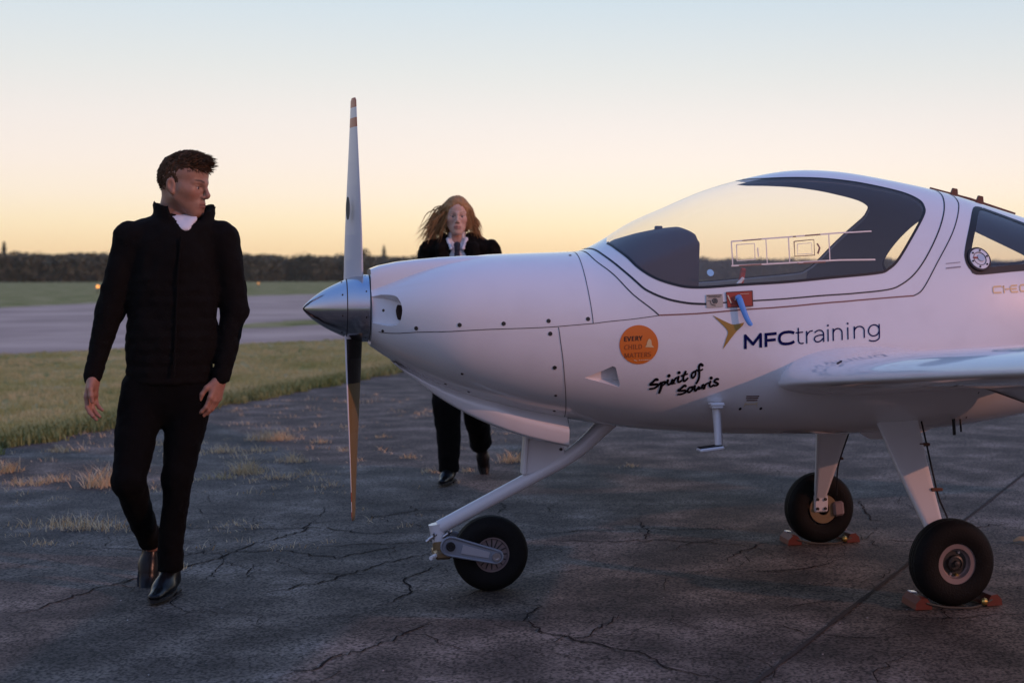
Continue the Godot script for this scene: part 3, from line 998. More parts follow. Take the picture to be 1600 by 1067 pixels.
func build_markings(P: Node3D, fus: Node3D) -> void:
	# orange roundel
	var od := MD.new()
	dot(od, Vector2(-1.214, 1.033), 0.0765, 0.0018, 40, 4)
	part("orange_sticker", od, M.orange, fus)
	var t1 := MD.new()
	lettering(t1, "EVERY", Vector2(-1.272, 1.046), 0.0185, 0.05)
	part("sticker_lettering", t1, M.brown_ink, fus)
	var t2 := MD.new()
	lettering(t2, "CHILD", Vector2(-1.271, 1.0135), 0.0185, 0.05, false)
	lettering(t2, "MATTERS", Vector2(-1.270, 0.981), 0.0185, 0.05, false)
	part("sticker_lettering", t2, M.orange_ink, fus)
	var bl := MD.new()
	patch(bl, smooth(pts([-1.19, 1.024, -1.184, 1.031, -1.180, 1.048, -1.172, 1.056, -1.165, 1.047, -1.163, 1.031, -1.155, 1.022, -1.19, 1.024]), 2).slice(0, -1), 0.003)
	part("sticker_bell", bl, M.gold_pale, fus)
	var sw := MD.new()
	stroke(sw, pts([-1.232, 0.973, -1.222, 0.970]), 0.0025, 0.003)
	for k in 6: stroke(sw, pts([-1.213 + k * 0.008, 0.972 + k * 0.0003, -1.208 + k * 0.008, 0.9722 + k * 0.0003]), 0.002, 0.003)
	part("sticker_small_print", sw, M.cream, fus)
	# gold bird over the school's name
	var bird := MD.new()
	var o: Array = smooth(pts([-0.918, 1.147, -0.868, 1.122, -0.838, 1.110, -0.815, 1.112, -0.790, 1.117]), 4) + smooth(pts([-0.797, 1.104, -0.822, 1.083, -0.848, 1.052, -0.879, 1.012]), 4) + smooth(pts([-0.866, 1.052, -0.858, 1.074, -0.860, 1.088, -0.878, 1.108, -0.918, 1.147]), 4).slice(0, -1)
	patch(bird, o, 0.0024, 0.02)
	part("bird_emblem", bird, M.gold, fus)
	var nv := MD.new()
	var B := func(x: float, y: float) -> Vector2: return Vector2(x, 1.012 + 0.083 * (x + 0.792) + y)
	var w := 0.0112
	for q in [[-0.7865, 0.0, -0.7865, 0.053, -0.755, 0.016, -0.7235, 0.053, -0.7235, 0.0], [-0.7015, 0.0, -0.7015, 0.0555], [-0.707, 0.050, -0.657, 0.050], [-0.702, 0.026, -0.661, 0.026]]:
		var pp := []
		for k in range(0, q.size(), 2): pp.append(B.call(q[k], q[k + 1]))
		if pp.size() == 5:
			for k in 4: stroke(nv, [pp[k], pp[k].lerp(pp[k + 1], 0.5), pp[k + 1]], w, 0.0022, w, true)
			for k in [1, 2, 3]: dot(nv, pp[k], w * 0.5, 0.0023)
		else: stroke(nv, [pp[0], pp[0].lerp(pp[1], 0.5), pp[1]], w, 0.0022, w, true)
	var cc := []
	for k in 19:
		var a := deg_to_rad(38 + k * 284.0 / 18)
		var cx := cos(a)
		var cy := sin(a)
		cc.append(B.call(-0.612 + signf(cx) * pow(absf(cx), 0.8) * 0.034, 0.028 + signf(cy) * pow(absf(cy), 0.8) * 0.0235))
	stroke(nv, cc, w, 0.0022, w, true)
	part("name_bold_lettering", nv, M.navy, fus)
	var tn := MD.new()
	var th := 0.0052
	var n_arc := func(x0: float, x1: float) -> Array:
		var r := [B.call(x0, 0.0), B.call(x0, 0.046)]
		var a2 := [B.call(x0, 0.030)]
		for k in 9:
			var a := PI - PI * k / 8
			a2.append(B.call((x0 + x1) / 2 + cos(a) * (x1 - x0) / 2, 0.028 + sin(a) * 0.018))
		a2.append(B.call(x1, 0.0))
		return [r, a2]
	var glyphs := []
	glyphs.append([B.call(-0.566, 0.062), B.call(-0.566, 0.012), B.call(-0.562, 0.003), B.call(-0.552, 0.0), B.call(-0.546, 0.001)])
	glyphs.append([B.call(-0.575, 0.045), B.call(-0.548, 0.045)])
	glyphs.append([B.call(-0.531, 0.0), B.call(-0.531, 0.046)])
	glyphs.append([B.call(-0.531, 0.028), B.call(-0.526, 0.038), B.call(-0.518, 0.045), B.call(-0.507, 0.047)])
	glyphs.append(smooth([B.call(-0.496, 0.039), B.call(-0.483, 0.046), B.call(-0.468, 0.044), B.call(-0.460, 0.034), B.call(-0.459, 0.02), B.call(-0.459, 0.0)], 3))
	glyphs.append(smooth([B.call(-0.459, 0.026), B.call(-0.478, 0.026), B.call(-0.495, 0.021), B.call(-0.498, 0.01), B.call(-0.489, 0.001), B.call(-0.474, 0.002), B.call(-0.459, 0.014)], 3))
	glyphs.append([B.call(-0.440, 0.0), B.call(-0.440, 0.045)])
	glyphs.append_array(n_arc.call(-0.418, -0.380))
	glyphs.append([B.call(-0.355, 0.0), B.call(-0.355, 0.045)])
	glyphs.append_array(n_arc.call(-0.327, -0.284))
	var go := []
	for k in 21:
		var a := TAU * k / 20
		go.append(B.call(-0.242 + cos(a) * 0.0235, 0.024 + sin(a) * 0.0225))
	glyphs.append(go)
	glyphs.append(smooth([B.call(-0.2185, 0.046), B.call(-0.2185, 0.0), B.call(-0.222, -0.012), B.call(-0.236, -0.0185), B.call(-0.252, -0.018), B.call(-0.262, -0.0145)], 3))
	for g in glyphs: stroke(tn, g, th, 0.0022)
	for d in [B.call(-0.440, 0.062), B.call(-0.355, 0.062)]: dot(tn, d, 0.0042)
	part("name_light_lettering", tn, M.navy, fus)
	# hand-lettered name in two lines, traced as brush strokes: 1 unit = width of the drawing
	var hs := MD.new()
	var T := func(u: float, v: float) -> Vector2: return Vector2(-1.1975 + u * 0.0002075, 0.9785 - v * 0.0002025 + u * 0.0000085)
	for q in [
		[[300, 430, 268, 418, 215, 470, 168, 520, 235, 520, 305, 520, 320, 545, 260, 595, 175, 605], 26],
		[[372, 500, 385, 560, 362, 690], 32], [[330, 530, 400, 485, 450, 480, 440, 520, 380, 570], 22],
		[[470, 500, 505, 440, 495, 500, 520, 545, 560, 510], 22], [[510, 362, 514, 366], 36],
		[[565, 520, 590, 430, 580, 500, 600, 520, 640, 420, 690, 410], 24], [[640, 520, 610, 510, 640, 430], 14],
		[[695, 390, 690, 470, 715, 500, 760, 470], 24], [[700, 310, 706, 314], 34],
		[[825, 300, 790, 400, 800, 470, 830, 480, 875, 430], 24], [[755, 375, 860, 345], 20],
		[[1010, 300, 960, 330, 945, 400, 975, 430, 1015, 380, 1020, 320, 1000, 300], 22],
		[[1145, 190, 1110, 165, 1080, 220, 1090, 330, 1090, 450, 1050, 540], 27], [[1035, 280, 1090, 295, 1150, 270], 20],
		[[850, 585, 825, 570, 770, 625, 715, 668, 790, 675, 850, 670, 870, 700, 810, 740, 725, 745], 25],
		[[990, 610, 930, 620, 900, 680, 935, 715, 985, 670, 985, 620, 1020, 600], 23],
		[[1030, 590, 1030, 660, 1060, 690, 1110, 610, 1115, 660, 1150, 640], 23],
		[[1160, 640, 1190, 570, 1200, 650, 1220, 645, 1230, 580, 1280, 545], 23],
		[[1320, 520, 1310, 590, 1345, 625, 1385, 590], 23], [[1328, 450, 1336, 455], 34],
		[[1465, 480, 1430, 475, 1395, 520, 1450, 555, 1475, 580, 1440, 605, 1390, 600], 24]]:
		var p := []
		for k in range(0, q[0].size(), 2): p.append(T.call(q[0][k], q[0][k + 1]))
		stroke(hs, smooth(p, 4), q[1] * 0.00040, 0.0022, q[1] * 0.00032)
	part("brush_lettering", hs, M.ink, fus)
	# type letters by the rear window
	var cl := MD.new()
	for q in [[0.345, 1.259, 0.312, 1.257, 0.307, 1.252, 0.306, 1.237, 0.309, 1.232, 0.343, 1.233], [0.353, 1.257, 0.360, 1.261, 0.359, 1.233], [0.369, 1.247, 0.385, 1.248], [0.425, 1.263, 0.398, 1.261, 0.393, 1.256, 0.392, 1.240, 0.396, 1.235, 0.425, 1.236], [0.394, 1.248, 0.420, 1.249], [0.474, 1.266, 0.445, 1.264, 0.440, 1.259, 0.439, 1.243, 0.443, 1.238, 0.474, 1.239]]:
		stroke(cl, pts(q), 0.006, 0.0022)
	part("type_lettering", cl, M.gold_pale, fus)
	var sp := MD.new()
	for k in 9:
		stroke(sp, pts([0.104 + k * 0.0075, 1.353 + k * 0.0007, 0.109 + k * 0.0075, 1.3535 + k * 0.0007]), 0.003)
		stroke(sp, pts([0.102 + k * 0.0075, 1.334 + k * 0.0007, 0.1075 + k * 0.0075, 1.3345 + k * 0.0007]), 0.005)
	part("placard_print", sp, M.grey_ink, fus)
	# small emblem behind the step
	var em := MD.new()
	for q in [[-0.768, 0.822, -0.718, 0.822], [-0.768, 0.814, -0.72, 0.814], [-0.764, 0.805, -0.722, 0.805]]: stroke(em, pts(q), 0.004)
	part("emblem_print", em, M.brown, fus)
	var em2 := MD.new()
	stroke(em2, pts([-0.768, 0.792, -0.757, 0.789, -0.735, 0.789, -0.718, 0.793]), 0.005)
	stroke(em2, pts([-0.766, 0.790, -0.770, 0.778]), 0.003)
	stroke(em2, pts([-0.720, 0.790, -0.716, 0.778]), 0.003)
	part("emblem_print", em2, M.cream, fus)
	for q in [Vector2(-0.782, 0.769), Vector2(-0.697, 0.769)]:
		var d := MD.new()
		dot(d, q, 0.006, 0.002)
		part("drain_hole", d, M.dark_line, fus)
	for q in [[0.252, 0.818, 0.258, 0.70, 0.005]]:
		var d2 := MD.new()
		stroke(d2, pts([q[0], q[1], q[2], q[3]]), q[4], 0.002)
		part("belly_seam", d2, M.dark_line, fus)
	for q in [[0.20, 0.34, 0.0075], [0.236, 0.33, 0.0045]]:
		var d3 := MD.new()
		d3.tube([Vector3(q[0], 0.70, q[1]), Vector3(q[0], 0.628 if q[2] > 0.005 else 0.64, q[1] + 0.01)], [q[2]], 8)
		part("drain_tube", d3, M.black_paint, fus)

func build_undercarriage(P: Node3D) -> void:
	for sgn in [1.0, -1.0]:
		var G := Node3D.new()
		G.name = sibling("main_gear", P)
		P.add_child(G, true)
		var lg := MD.new()
		var rows := []
		for k in 9:
			var t := k / 8.0
			var l := lerpf(0.28, 0.685, t)
			var y := lerpf(0.80, 0.222, t) - 0.02 * sin(t * PI)
			var f := lerpf(-0.178, -0.043, t)
			var b := lerpf(0.036, 0.009, t)
			var nn := Vector3(0, 0.57, 0.82)
			var hh := lerpf(0.013, 0.016, t)
			var r := []
			for q in [[0.0, 0.35], [0.03, 1.0], [0.2, 1.05], [0.8, 1.05], [0.97, 1.0], [1.0, 0.35]]: r.append(Vector3(lerpf(f, b, q[0]), y, l) + nn * hh * q[1])
			for q in [[1.0, 0.35], [0.97, 1.0], [0.8, 1.05], [0.2, 1.05], [0.03, 1.0], [0.0, 0.35]]: r.append(Vector3(lerpf(f, b, q[0]), y, l) - nn * hh * q[1])
			if sgn < 0:
				for i in r.size(): r[i] = mirror(r[i])
				r.reverse()
			rows.append(r)
		lg.grid(rows)
		part("gear_leg", lg, M.gear_paint, G)
		var ft := MD.new()
		ft.box(Vector3(-0.015, 0.20, 0.672 * sgn), Vector3(0.07, 0.085, 0.022), Basis(), 0.006)
		part("axle_flange", ft, M.gear_paint, G)
		for q in [[-0.035, 0.22], [0.005, 0.22], [-0.035, 0.175], [0.005, 0.175]]:
			var bt := MD.new()
			bt.lathe([Vector2(0, 0.008), Vector2(0.008, 0.007), Vector2(0.008, 0)], Transform3D(Basis(Vector3.UP, 0.0 if sgn < 0 else PI), Vector3(q[0], q[1], 0.661 * sgn)), 8)
			part("flange_bolt", bt, M.dark_metal, G)
		var hs := MD.new()
		var hp := []
		for q in smooth([Vector3(0.05, 0.735, 0.32), Vector3(0.047, 0.66, 0.37), Vector3(0.042, 0.6, 0.415), Vector3(0.035, 0.5, 0.485), Vector3(0.031, 0.4, 0.555), Vector3(0.045, 0.32, 0.61), Vector3(0.055, 0.24, 0.64)], 4): hp.append(q if sgn > 0 else mirror(q))
		hs.tube(hp, [0.0042], 8)
		part("brake_hose", hs, M.black_paint, G)
		for q in [[0.03, 0.60, 0.415], [0.026, 0.43, 0.545]]:
			var cl := MD.new()
			cl.box(Vector3(q[0], q[1], q[2] * sgn), Vector3(0.05, 0.013, 0.02), Basis(), 0.003)
			part("hose_clamp", cl, M.brown, G)
		var W := wheel(P, Vector3(0, 0.171, 0.735 * sgn), sgn, 0.171, 0.128)
		var xf := Transform3D(Basis() if sgn > 0 else Basis(Vector3.UP, PI), Vector3.ZERO)
		var rm := MD.new()
		rm.lathe([Vector2(-0.055, 0.086), Vector2(0.046, 0.086), Vector2(0.052, 0.083), Vector2(0.050, 0.060), Vector2(0.034, 0.056), Vector2(0.030, 0.05)], xf, 40)
		part("rim", rm, M.rim, W)
		var hb := MD.new()
		hb.lathe([Vector2(0.030, 0.058), Vector2(0.030, 0.03)], xf, 32)
		part("hub_plate", hb, M.dark_metal, W)
		var cp := MD.new()
		cp.lathe([Vector2(0.028, 0.034), Vector2(0.044, 0.031), Vector2(0.047, 0.024), Vector2(0.043, 0.022), Vector2(0.043, 0.013), Vector2(0.056, 0.011), Vector2(0.058, 0.0)], xf * Transform3D(Basis(), Vector3(0.0, 0.0, 0)), 24)
		part("axle_cap", cp, M.dark_metal, W)
		for k in 3:
			var vb := MD.new()
			var a := [-1.45, -2.0, 1.2][k] as float
			vb.lathe([Vector2(0.03, 0.006), Vector2(0.045 if k == 0 else 0.036, 0.005), Vector2(0.045 if k == 0 else 0.036, 0)], xf * Transform3D(Basis(), Vector3(cos(a), sin(a), 0) * 0.045), 10)
			part("valve" if k == 0 else "hub_bolt", vb, M.brass if k == 0 else M.steel, W)
		# brake disc and caliper on the inner side
		var bd := MD.new()
		bd.lathe([Vector2(0.058, 0.07), Vector2(0.062, 0.07), Vector2(0.062, 0.03)], Transform3D(Basis(Vector3.UP, PI if sgn > 0 else 0.0), Vector3.ZERO), 32)
		part("brake_disc", bd, M.brass_dull, W)
		var cal := MD.new()
		cal.box(Vector3(0.075, 0.0, -0.066 * sgn), Vector3(0.055, 0.07, 0.03), Basis(Vector3.BACK, 0.1), 0.01)
		part("brake_caliper", cal, M.rim, W)
	var ff := MD.new()
	ff.prism(pts([-0.19, 0.68, -0.17, 0.585, -0.12, 0.555, 0.0, 0.552, 0.12, 0.585, 0.22, 0.63, 0.22, 0.68]), 0.02, Transform3D(Basis(Vector3.RIGHT, 0.5), Vector3(0, 0.12, -0.08)))
	part("belly_fairing", ff, M.gear_paint, P)
	# nose leg: bent tube, gusset, trailing fork, wheel
	var N := Node3D.new()
	N.name = "nose_gear"
	P.add_child(N)
	var tb := MD.new()
	var tp := smooth([Vector3(-1.10, 0.775, 0), Vector3(-1.19, 0.712, 0), Vector3(-1.26, 0.655, 0), Vector3(-1.335, 0.588, 0), Vector3(-1.42, 0.53, 0), Vector3(-1.50, 0.488, 0), Vector3(-1.56, 0.459, 0), Vector3(-1.94, 0.268, 0)], 5)
	var rad := []
	for q in tp: rad.append(lerpf(0.029, 0.036, clampf((q.x + 1.5) / 0.3, 0, 1)))
	tb.tube(tp, rad, 20)
	part("strut", tb, M.gear_paint, N)
	var gu := MD.new()
	gu.prism(pts([-1.588, 0.474, -1.5, 0.505, -1.421, 0.556, -1.421, 0.66, -1.572, 0.70]), 0.044, Transform3D())
	gu.box(Vector3(-1.583, 0.575, 0), Vector3(0.02, 0.2, 0.062), Basis(Vector3.BACK, -0.07), 0.006)
	part("gusset", gu, M.gear_paint, N)
	var gb := MD.new()
	gb.lathe([Vector2(0.022, 0.007), Vector2(0.03, 0.006), Vector2(0.03, 0)], Transform3D(Basis(), Vector3(-1.435, 0.578, 0)), 10)
	part("gusset_bolt", gb, M.dark_metal, N)
	var po := MD.new()
	po.tube([Vector3(-1.955, 0.285, 0), Vector3(-1.935, 0.185, 0)], [0.03, 0.027], 18)
	part("swivel_post", po, M.gear_paint, N)
	var sv := MD.new()
	sv.tube([Vector3(-1.937, 0.215, 0), Vector3(-1.931, 0.152, 0)], [0.031, 0.034], 18)
	sv.box(Vector3(-1.93, 0.165, 0), Vector3(0.07, 0.035, 0.15), Basis(), 0.01)
	part("swivel_block", sv, M.brass_dull, N)
	for q in [[-1.965, 0.235, 0.02], [-1.905, 0.245, 0.024], [-1.97, 0.22, -0.02]]:
		var wb := MD.new()
		wb.tube([Vector3(q[0] - 0.02, q[1] - 0.012, q[2]), Vector3(q[0] + 0.012, q[1] + 0.012, q[2] + 0.006)], [0.007, 0.005], 8)
		wb.tube([Vector3(q[0], q[1] - 0.01, q[2]), Vector3(q[0], q[1] + 0.016, q[2] + 0.01)], [0.005], 8)
		part("wing_nut", wb, M.steel, N)
	var tw := MD.new()
	tw.tube([Vector3(-1.93, 0.170, 0.02), Vector3(-1.985, 0.162, 0.10)], [0.010, 0.0085], 10)
	part("tow_pin", tw, M.white_metal, N)
	for sgn in [1.0, -1.0]:
		var fa := MD.new()
		var a := Vector2(-1.905, 0.205)
		var b := Vector2(-1.718, 0.155)
		var d := (b - a).normalized()
		var e := d.orthogonal() * -1.0
		var ol := []
		for k in 9:
			var an := PI / 2 + PI * k / 8
			ol.append(a + d * cos(an) * 0.037 + e * sin(an) * 0.037)
		for k in 9:
			var an := -PI / 2 + PI * k / 8
			ol.append(b + d * cos(an) * 0.026 + e * sin(an) * 0.026)
		fa.prism(ol, 0.012, Transform3D(Basis(), Vector3(0, 0, 0.088 * sgn)))
		part("fork_arm", fa, M.fork, N)
		var rim := []
		for q in ol: rim.append(Vector3(q.x, q.y, 0.0955 * sgn))
		rim.append(rim[0]); rim.append(rim[1])
		var rm := MD.new()
		rm.tube(rim, [0.0055], 6, false)
		part("fork_rim", rm, M.fork, N)
		var sl2 := MD.new()
		sl2.prism([a + d * 0.048 + e * 0.018, a + d * 0.048 - e * 0.018, b - d * 0.03 - e * 0.012, b - d * 0.03 + e * 0.012], 0.004, Transform3D(Basis(), Vector3(0, 0, 0.0965 * sgn)))
		part("fork_web", sl2, M.fork_web, N)
		for q in [[a, 0.019, M.black_paint], [b, 0.017, M.steel]]:
			var pv := MD.new()
			pv.lathe([Vector2(0.0, q[1]), Vector2(0.018, q[1]), Vector2(0.018, q[1] * 0.6), Vector2(0.012, q[1] * 0.55), Vector2(0.012, 0)], Transform3D(Basis() if sgn > 0 else Basis(Vector3.UP, PI), Vector3(q[0].x, q[0].y, 0.089 * sgn)), 18)
			part("fork_pin", pv, q[2], N)
	var nw := wheel(P, Vector3(-1.728, 0.155, 0), 1.0, 0.155, 0.115)
	for sgn in [1.0, -1.0]:
		var xf := Transform3D(Basis() if sgn > 0 else Basis(Vector3.UP, PI), Vector3.ZERO)
		var rm := MD.new()
		rm.lathe([Vector2(0.03, 0.078), Vector2(0.047, 0.074), Vector2(0.047, 0.067), Vector2(0.036, 0.063), Vector2(0.033, 0.02)], xf, 36)
		part("rim", rm, M.rim, nw)
		for k in 16:
			var an := TAU * k / 16
			var fb := MD.new()
			fb.box(Vector3(0.046, 0, 0.036), Vector3(0.034, 0.005, 0.006), Basis(), 0.001)
			var rx := xf * Transform3D(Basis(Vector3.BACK, an), Vector3.ZERO)
			for i in fb.v.size(): fb.v[i] = rx * fb.v[i]; fb.n[i] = rx.basis * fb.n[i]
			part("rim_rib", fb, M.dark_metal, nw)
		var hub := MD.new()
		hub.lathe([Vector2(0.03, 0.026), Vector2(0.055, 0.022), Vector2(0.08, 0.018)], xf, 20)
		part("hub", hub, M.steel, nw)
	# boarding step ahead of the wing
	var st := Node3D.new()
	st.name = "boarding_step"
	P.add_child(st)
	var b1 := MD.new()
	b1.box(Vector3(-0.893, 0.792, 0.475), Vector3(0.056, 0.012, 0.05), Basis(), 0.003)
	b1.box(Vector3(-0.893, 0.782, 0.475), Vector3(0.046, 0.012, 0.045), Basis(), 0.003)
	part("step_flange", b1, M.gear_paint, st)
	var b2 := MD.new()
	b2.tube([Vector3(-0.894, 0.785, 0.47), Vector3(-0.888, 0.70, 0.478), Vector3(-0.886, 0.625, 0.49)], [0.017], 4)
	part("step_stem", b2, M.gear_paint, st)
	var b3 := MD.new()
	b3.box(Vector3(-0.925, 0.618, 0.50), Vector3(0.10, 0.014, 0.06), Basis(Vector3.BACK, 0.1), 0.004)
	part("step_tread", b3, M.gear_paint, st)
	var b4 := MD.new()
	b4.box(Vector3(-0.926, 0.627, 0.498), Vector3(0.092, 0.004, 0.05), Basis(Vector3.BACK, 0.1), 0.001)
	part("step_grip", b4, M.black_paint, st)
	# wheel chocks: two red blocks and a cord on each main wheel
	var xp := P.transform
	for sgn in [1.0, -1.0]:
		var C := thing("wheel_chock", "pair of red chock blocks on a cord round the near main wheel" if sgn > 0 else "pair of red chock blocks on a cord round the far main wheel", "wheel chock", xp * Vector3(0, 0.004, 0.735 * sgn), deg_to_rad(14.4), "chocks at the main wheels")
		for d in [-1.0, 1.0]:
			var bk := MD.new()
			var r := [Vector2(-0.04, 0.0), Vector2(0.04, 0.0), Vector2(0.041, 0.018), Vector2(0.018, 0.052), Vector2(-0.012, 0.056), Vector2(-0.036, 0.03)]
			if d > 0:
				for i in r.size(): r[i].x = -r[i].x
				r.reverse()
			bk.prism(r, 0.15, Transform3D(Basis(Vector3.UP, 0.06 * d).scaled(Vector3(0.85, 0.8, 1)), Vector3(0.148 * d, 0.0, 0.0)))
			part("chock_block", bk, M.chock, C)
			var tpd := MD.new()
			tpd.box(Vector3(0.143 * d, 0.0455, -0.05), Vector3(0.028, 0.006, 0.036), Basis(Vector3.BACK, 0.13 * d), 0.002)
			part("reflector_strip", tpd, M.white_metal, C)
		var cd := MD.new()
		cd.tube(smooth([Vector3(-0.14, 0.025, 0.075), Vector3(-0.07, 0.010, 0.09), Vector3(0.0, 0.005, 0.10), Vector3(0.07, 0.005, 0.09), Vector3(0.14, 0.025, 0.075)], 5), [0.004], 6)
		part("cord", cd, M.cord, C)
		var kn := MD.new()
		kn.lathe([Vector2(-0.014, 0.0), Vector2(-0.01, 0.011), Vector2(0.0, 0.015), Vector2(0.01, 0.011), Vector2(0.014, 0.0)], Transform3D(Basis(Vector3.UP, 1.2), Vector3(0.10, 0.022, 0.088)), 10)
		part("brass_weight", kn, M.brass, C)

# ------------------------------------------------------------------ people
func hand_mesh(curl: float) -> Array:  # right hand hanging down: wrist at the origin, fingers along -Y, palm towards +X, thumb at +Z
	var f := Field.new(Vector3(-0.035, -0.205, -0.06), Vector3(0.085, 0.06, 0.085), 0.0032)
	f.seg(Vector3(0, 0.05, 0), Vector3(0, -0.01, 0), 0.025, 0.024, 0.01, 0, 0.8, Vector3.BACK)
	var kn := [Vector3(-0.003, -0.088, 0.029), Vector3(-0.006, -0.094, 0.009), Vector3(-0.005, -0.089, -0.011), Vector3(0.0, -0.08, -0.029)]
	for k in 4: f.seg(Vector3(0, -0.01, [0.012, 0.004, -0.004, -0.012][k]), kn[k], 0.016, 0.0115, 0.012)
	f.seg(Vector3(0.006, -0.03, 0.0), Vector3(0.008, -0.075, 0.0), 0.017, 0.015, 0.02)
	f.seg(Vector3(0.004, -0.02, 0.014), Vector3(0.012, -0.05, 0.03), 0.017, 0.014, 0.015)
	var lens := [[0.042, 0.025, 0.021], [0.046, 0.029, 0.022], [0.042, 0.027, 0.021], [0.033, 0.02, 0.018]]
	for k in 4:
		var p: Vector3 = kn[k]
		var a := 0.16 + 0.035 * k
		for j in 3:
			var d := Vector3(sin(a), -cos(a), [0.0, -0.01, -0.01, -0.02][k])
			var q := p + d.normalized() * float(lens[k][j])
			f.seg(p, q, [0.0098, 0.0088, 0.008][j] - 0.0006 * float(k == 3), [0.0088, 0.008, 0.0068][j] - 0.0006 * float(k == 3), 0.004 if j > 0 else 0.007)
			p = q
			a += curl * [1.0, 0.75, 0.5][j]
	var t := [Vector3(0.006, -0.022, 0.022), Vector3(0.018, -0.055, 0.044), Vector3(0.027, -0.084, 0.048), Vector3(0.032, -0.108, 0.042)]
	for j in 3: f.seg(t[j], t[j + 1], [0.014, 0.0105, 0.0095][j], [0.0108, 0.0095, 0.0075][j], 0.006)
	return f.nets()

# Head round the point between the ears: +Z is the face, +Y the crown. male: 1 or 0
func head_mesh(male: float) -> Array:
	var f := Field.new(Vector3(-0.098, -0.225, -0.122), Vector3(0.098, 0.138, 0.135), 0.0034)
	var fw := 0.94 + 0.06 * male
	f.ell(Vector3(0, 0.036, -0.016), Vector3(0.076 * fw, 0.088, 0.097), 0.02)
	f.ell(Vector3(0, 0.048, 0.03), Vector3(0.066 * fw, 0.058, 0.06), 0.03)
	f.ell(Vector3(0, -0.025, 0.034), Vector3(0.0615 * fw, 0.066, 0.057), 0.03)
	f.both(Vector3(0.05 * fw, -0.045, 0.005), Vector3(0.018, -0.098, 0.068), 0.021 + 0.003 * male, 0.016 + 0.003 * male, 0.028)
	f.ell(Vector3(0, -0.07, 0.05), Vector3(0.042, 0.036, 0.042), 0.02)
	f.ell(Vector3(0, -0.099, 0.077), Vector3(0.017 + 0.004 * male, 0.014, 0.014), 0.014)
	f.both(Vector3(0.043 * fw, -0.018, 0.056), Vector3(0.056 * fw, -0.010, 0.028), 0.017, 0.015, 0.03)
	f.both(Vector3(0.004, 0.018, 0.089), Vector3(0.044 * fw, 0.02, 0.07), 0.008 + 0.0025 * male, 0.008, 0.014)
	# eye sockets, then lids
	for s in [-1, 1]:
		f.ell(Vector3(0.031 * s, 0.001, 0.0965 - 0.0015 * male), Vector3(0.018, 0.012, 0.0125 + 0.002 * male), 0.012, 1)
		f.ell(Vector3(0.031 * s, -0.001, 0.0715), Vector3(0.0165, 0.0125, 0.0148), 0.004)
		f.ell(Vector3(0.031 * s, -0.0015, 0.0855), Vector3(0.0125, 0.0036, 0.007), 0.003, 1)
	# nose
	f.seg(Vector3(0, 0.014, 0.0905), Vector3(0, -0.026, 0.1115), 0.0075, 0.0082, 0.010)
	f.seg(Vector3(0, -0.027, 0.110), Vector3(0, -0.033, 0.108), 0.009, 0.0088, 0.008)
	f.both(Vector3(0.011, -0.036, 0.098), Vector3(0.012, -0.035, 0.092), 0.0068, 0.0065, 0.007)
	f.both(Vector3(0.0065, -0.0455, 0.103), Vector3(0.0075, -0.044, 0.099), 0.0032, 0.003, 0.003, 1)
	# mouth
	f.ell(Vector3(0, -0.064, 0.078), Vector3(0.028, 0.02, 0.018), 0.012)
	f.both(Vector3(0.001, -0.0605, 0.0965), Vector3(0.020, -0.0645, 0.088), 0.0052, 0.003, 0.004)
	f.both(Vector3(0.0, -0.0715, 0.0955), Vector3(0.016, -0.0690, 0.089), 0.0062, 0.0035, 0.004)
	f.both(Vector3(0.0, -0.0658, 0.1035), Vector3(0.022, -0.0665, 0.093), 0.0025, 0.002, 0.003, 1)
	# ears
	for s in [-1, 1]:
		var tb := Basis(Vector3.UP, -0.35 * s) * Basis(Vector3.RIGHT, -0.2)
		f.ell(Vector3(0.079 * s * fw, -0.004, -0.013), Vector3(0.0095, 0.030, 0.0175), 0.006, 0, tb)
		f.ell(Vector3(0.0885 * s * fw, 0.003, -0.008), Vector3(0.0075, 0.020, 0.0115), 0.003, 1, tb)
		f.ell(Vector3(0.08 * s * fw, -0.028, -0.002), Vector3(0.006, 0.01, 0.009), 0.006, 0, tb)
	# neck
	f.seg(Vector3(0, -0.05, -0.03), Vector3(0, -0.24, -0.05), 0.046 + 0.01 * male, 0.05 + 0.012 * male, 0.03)
	if male > 0.5: f.seg(Vector3(0, -0.12, 0.012), Vector3(0, -0.15, 0.008), 0.012, 0.012, 0.02)
	return f.nets()

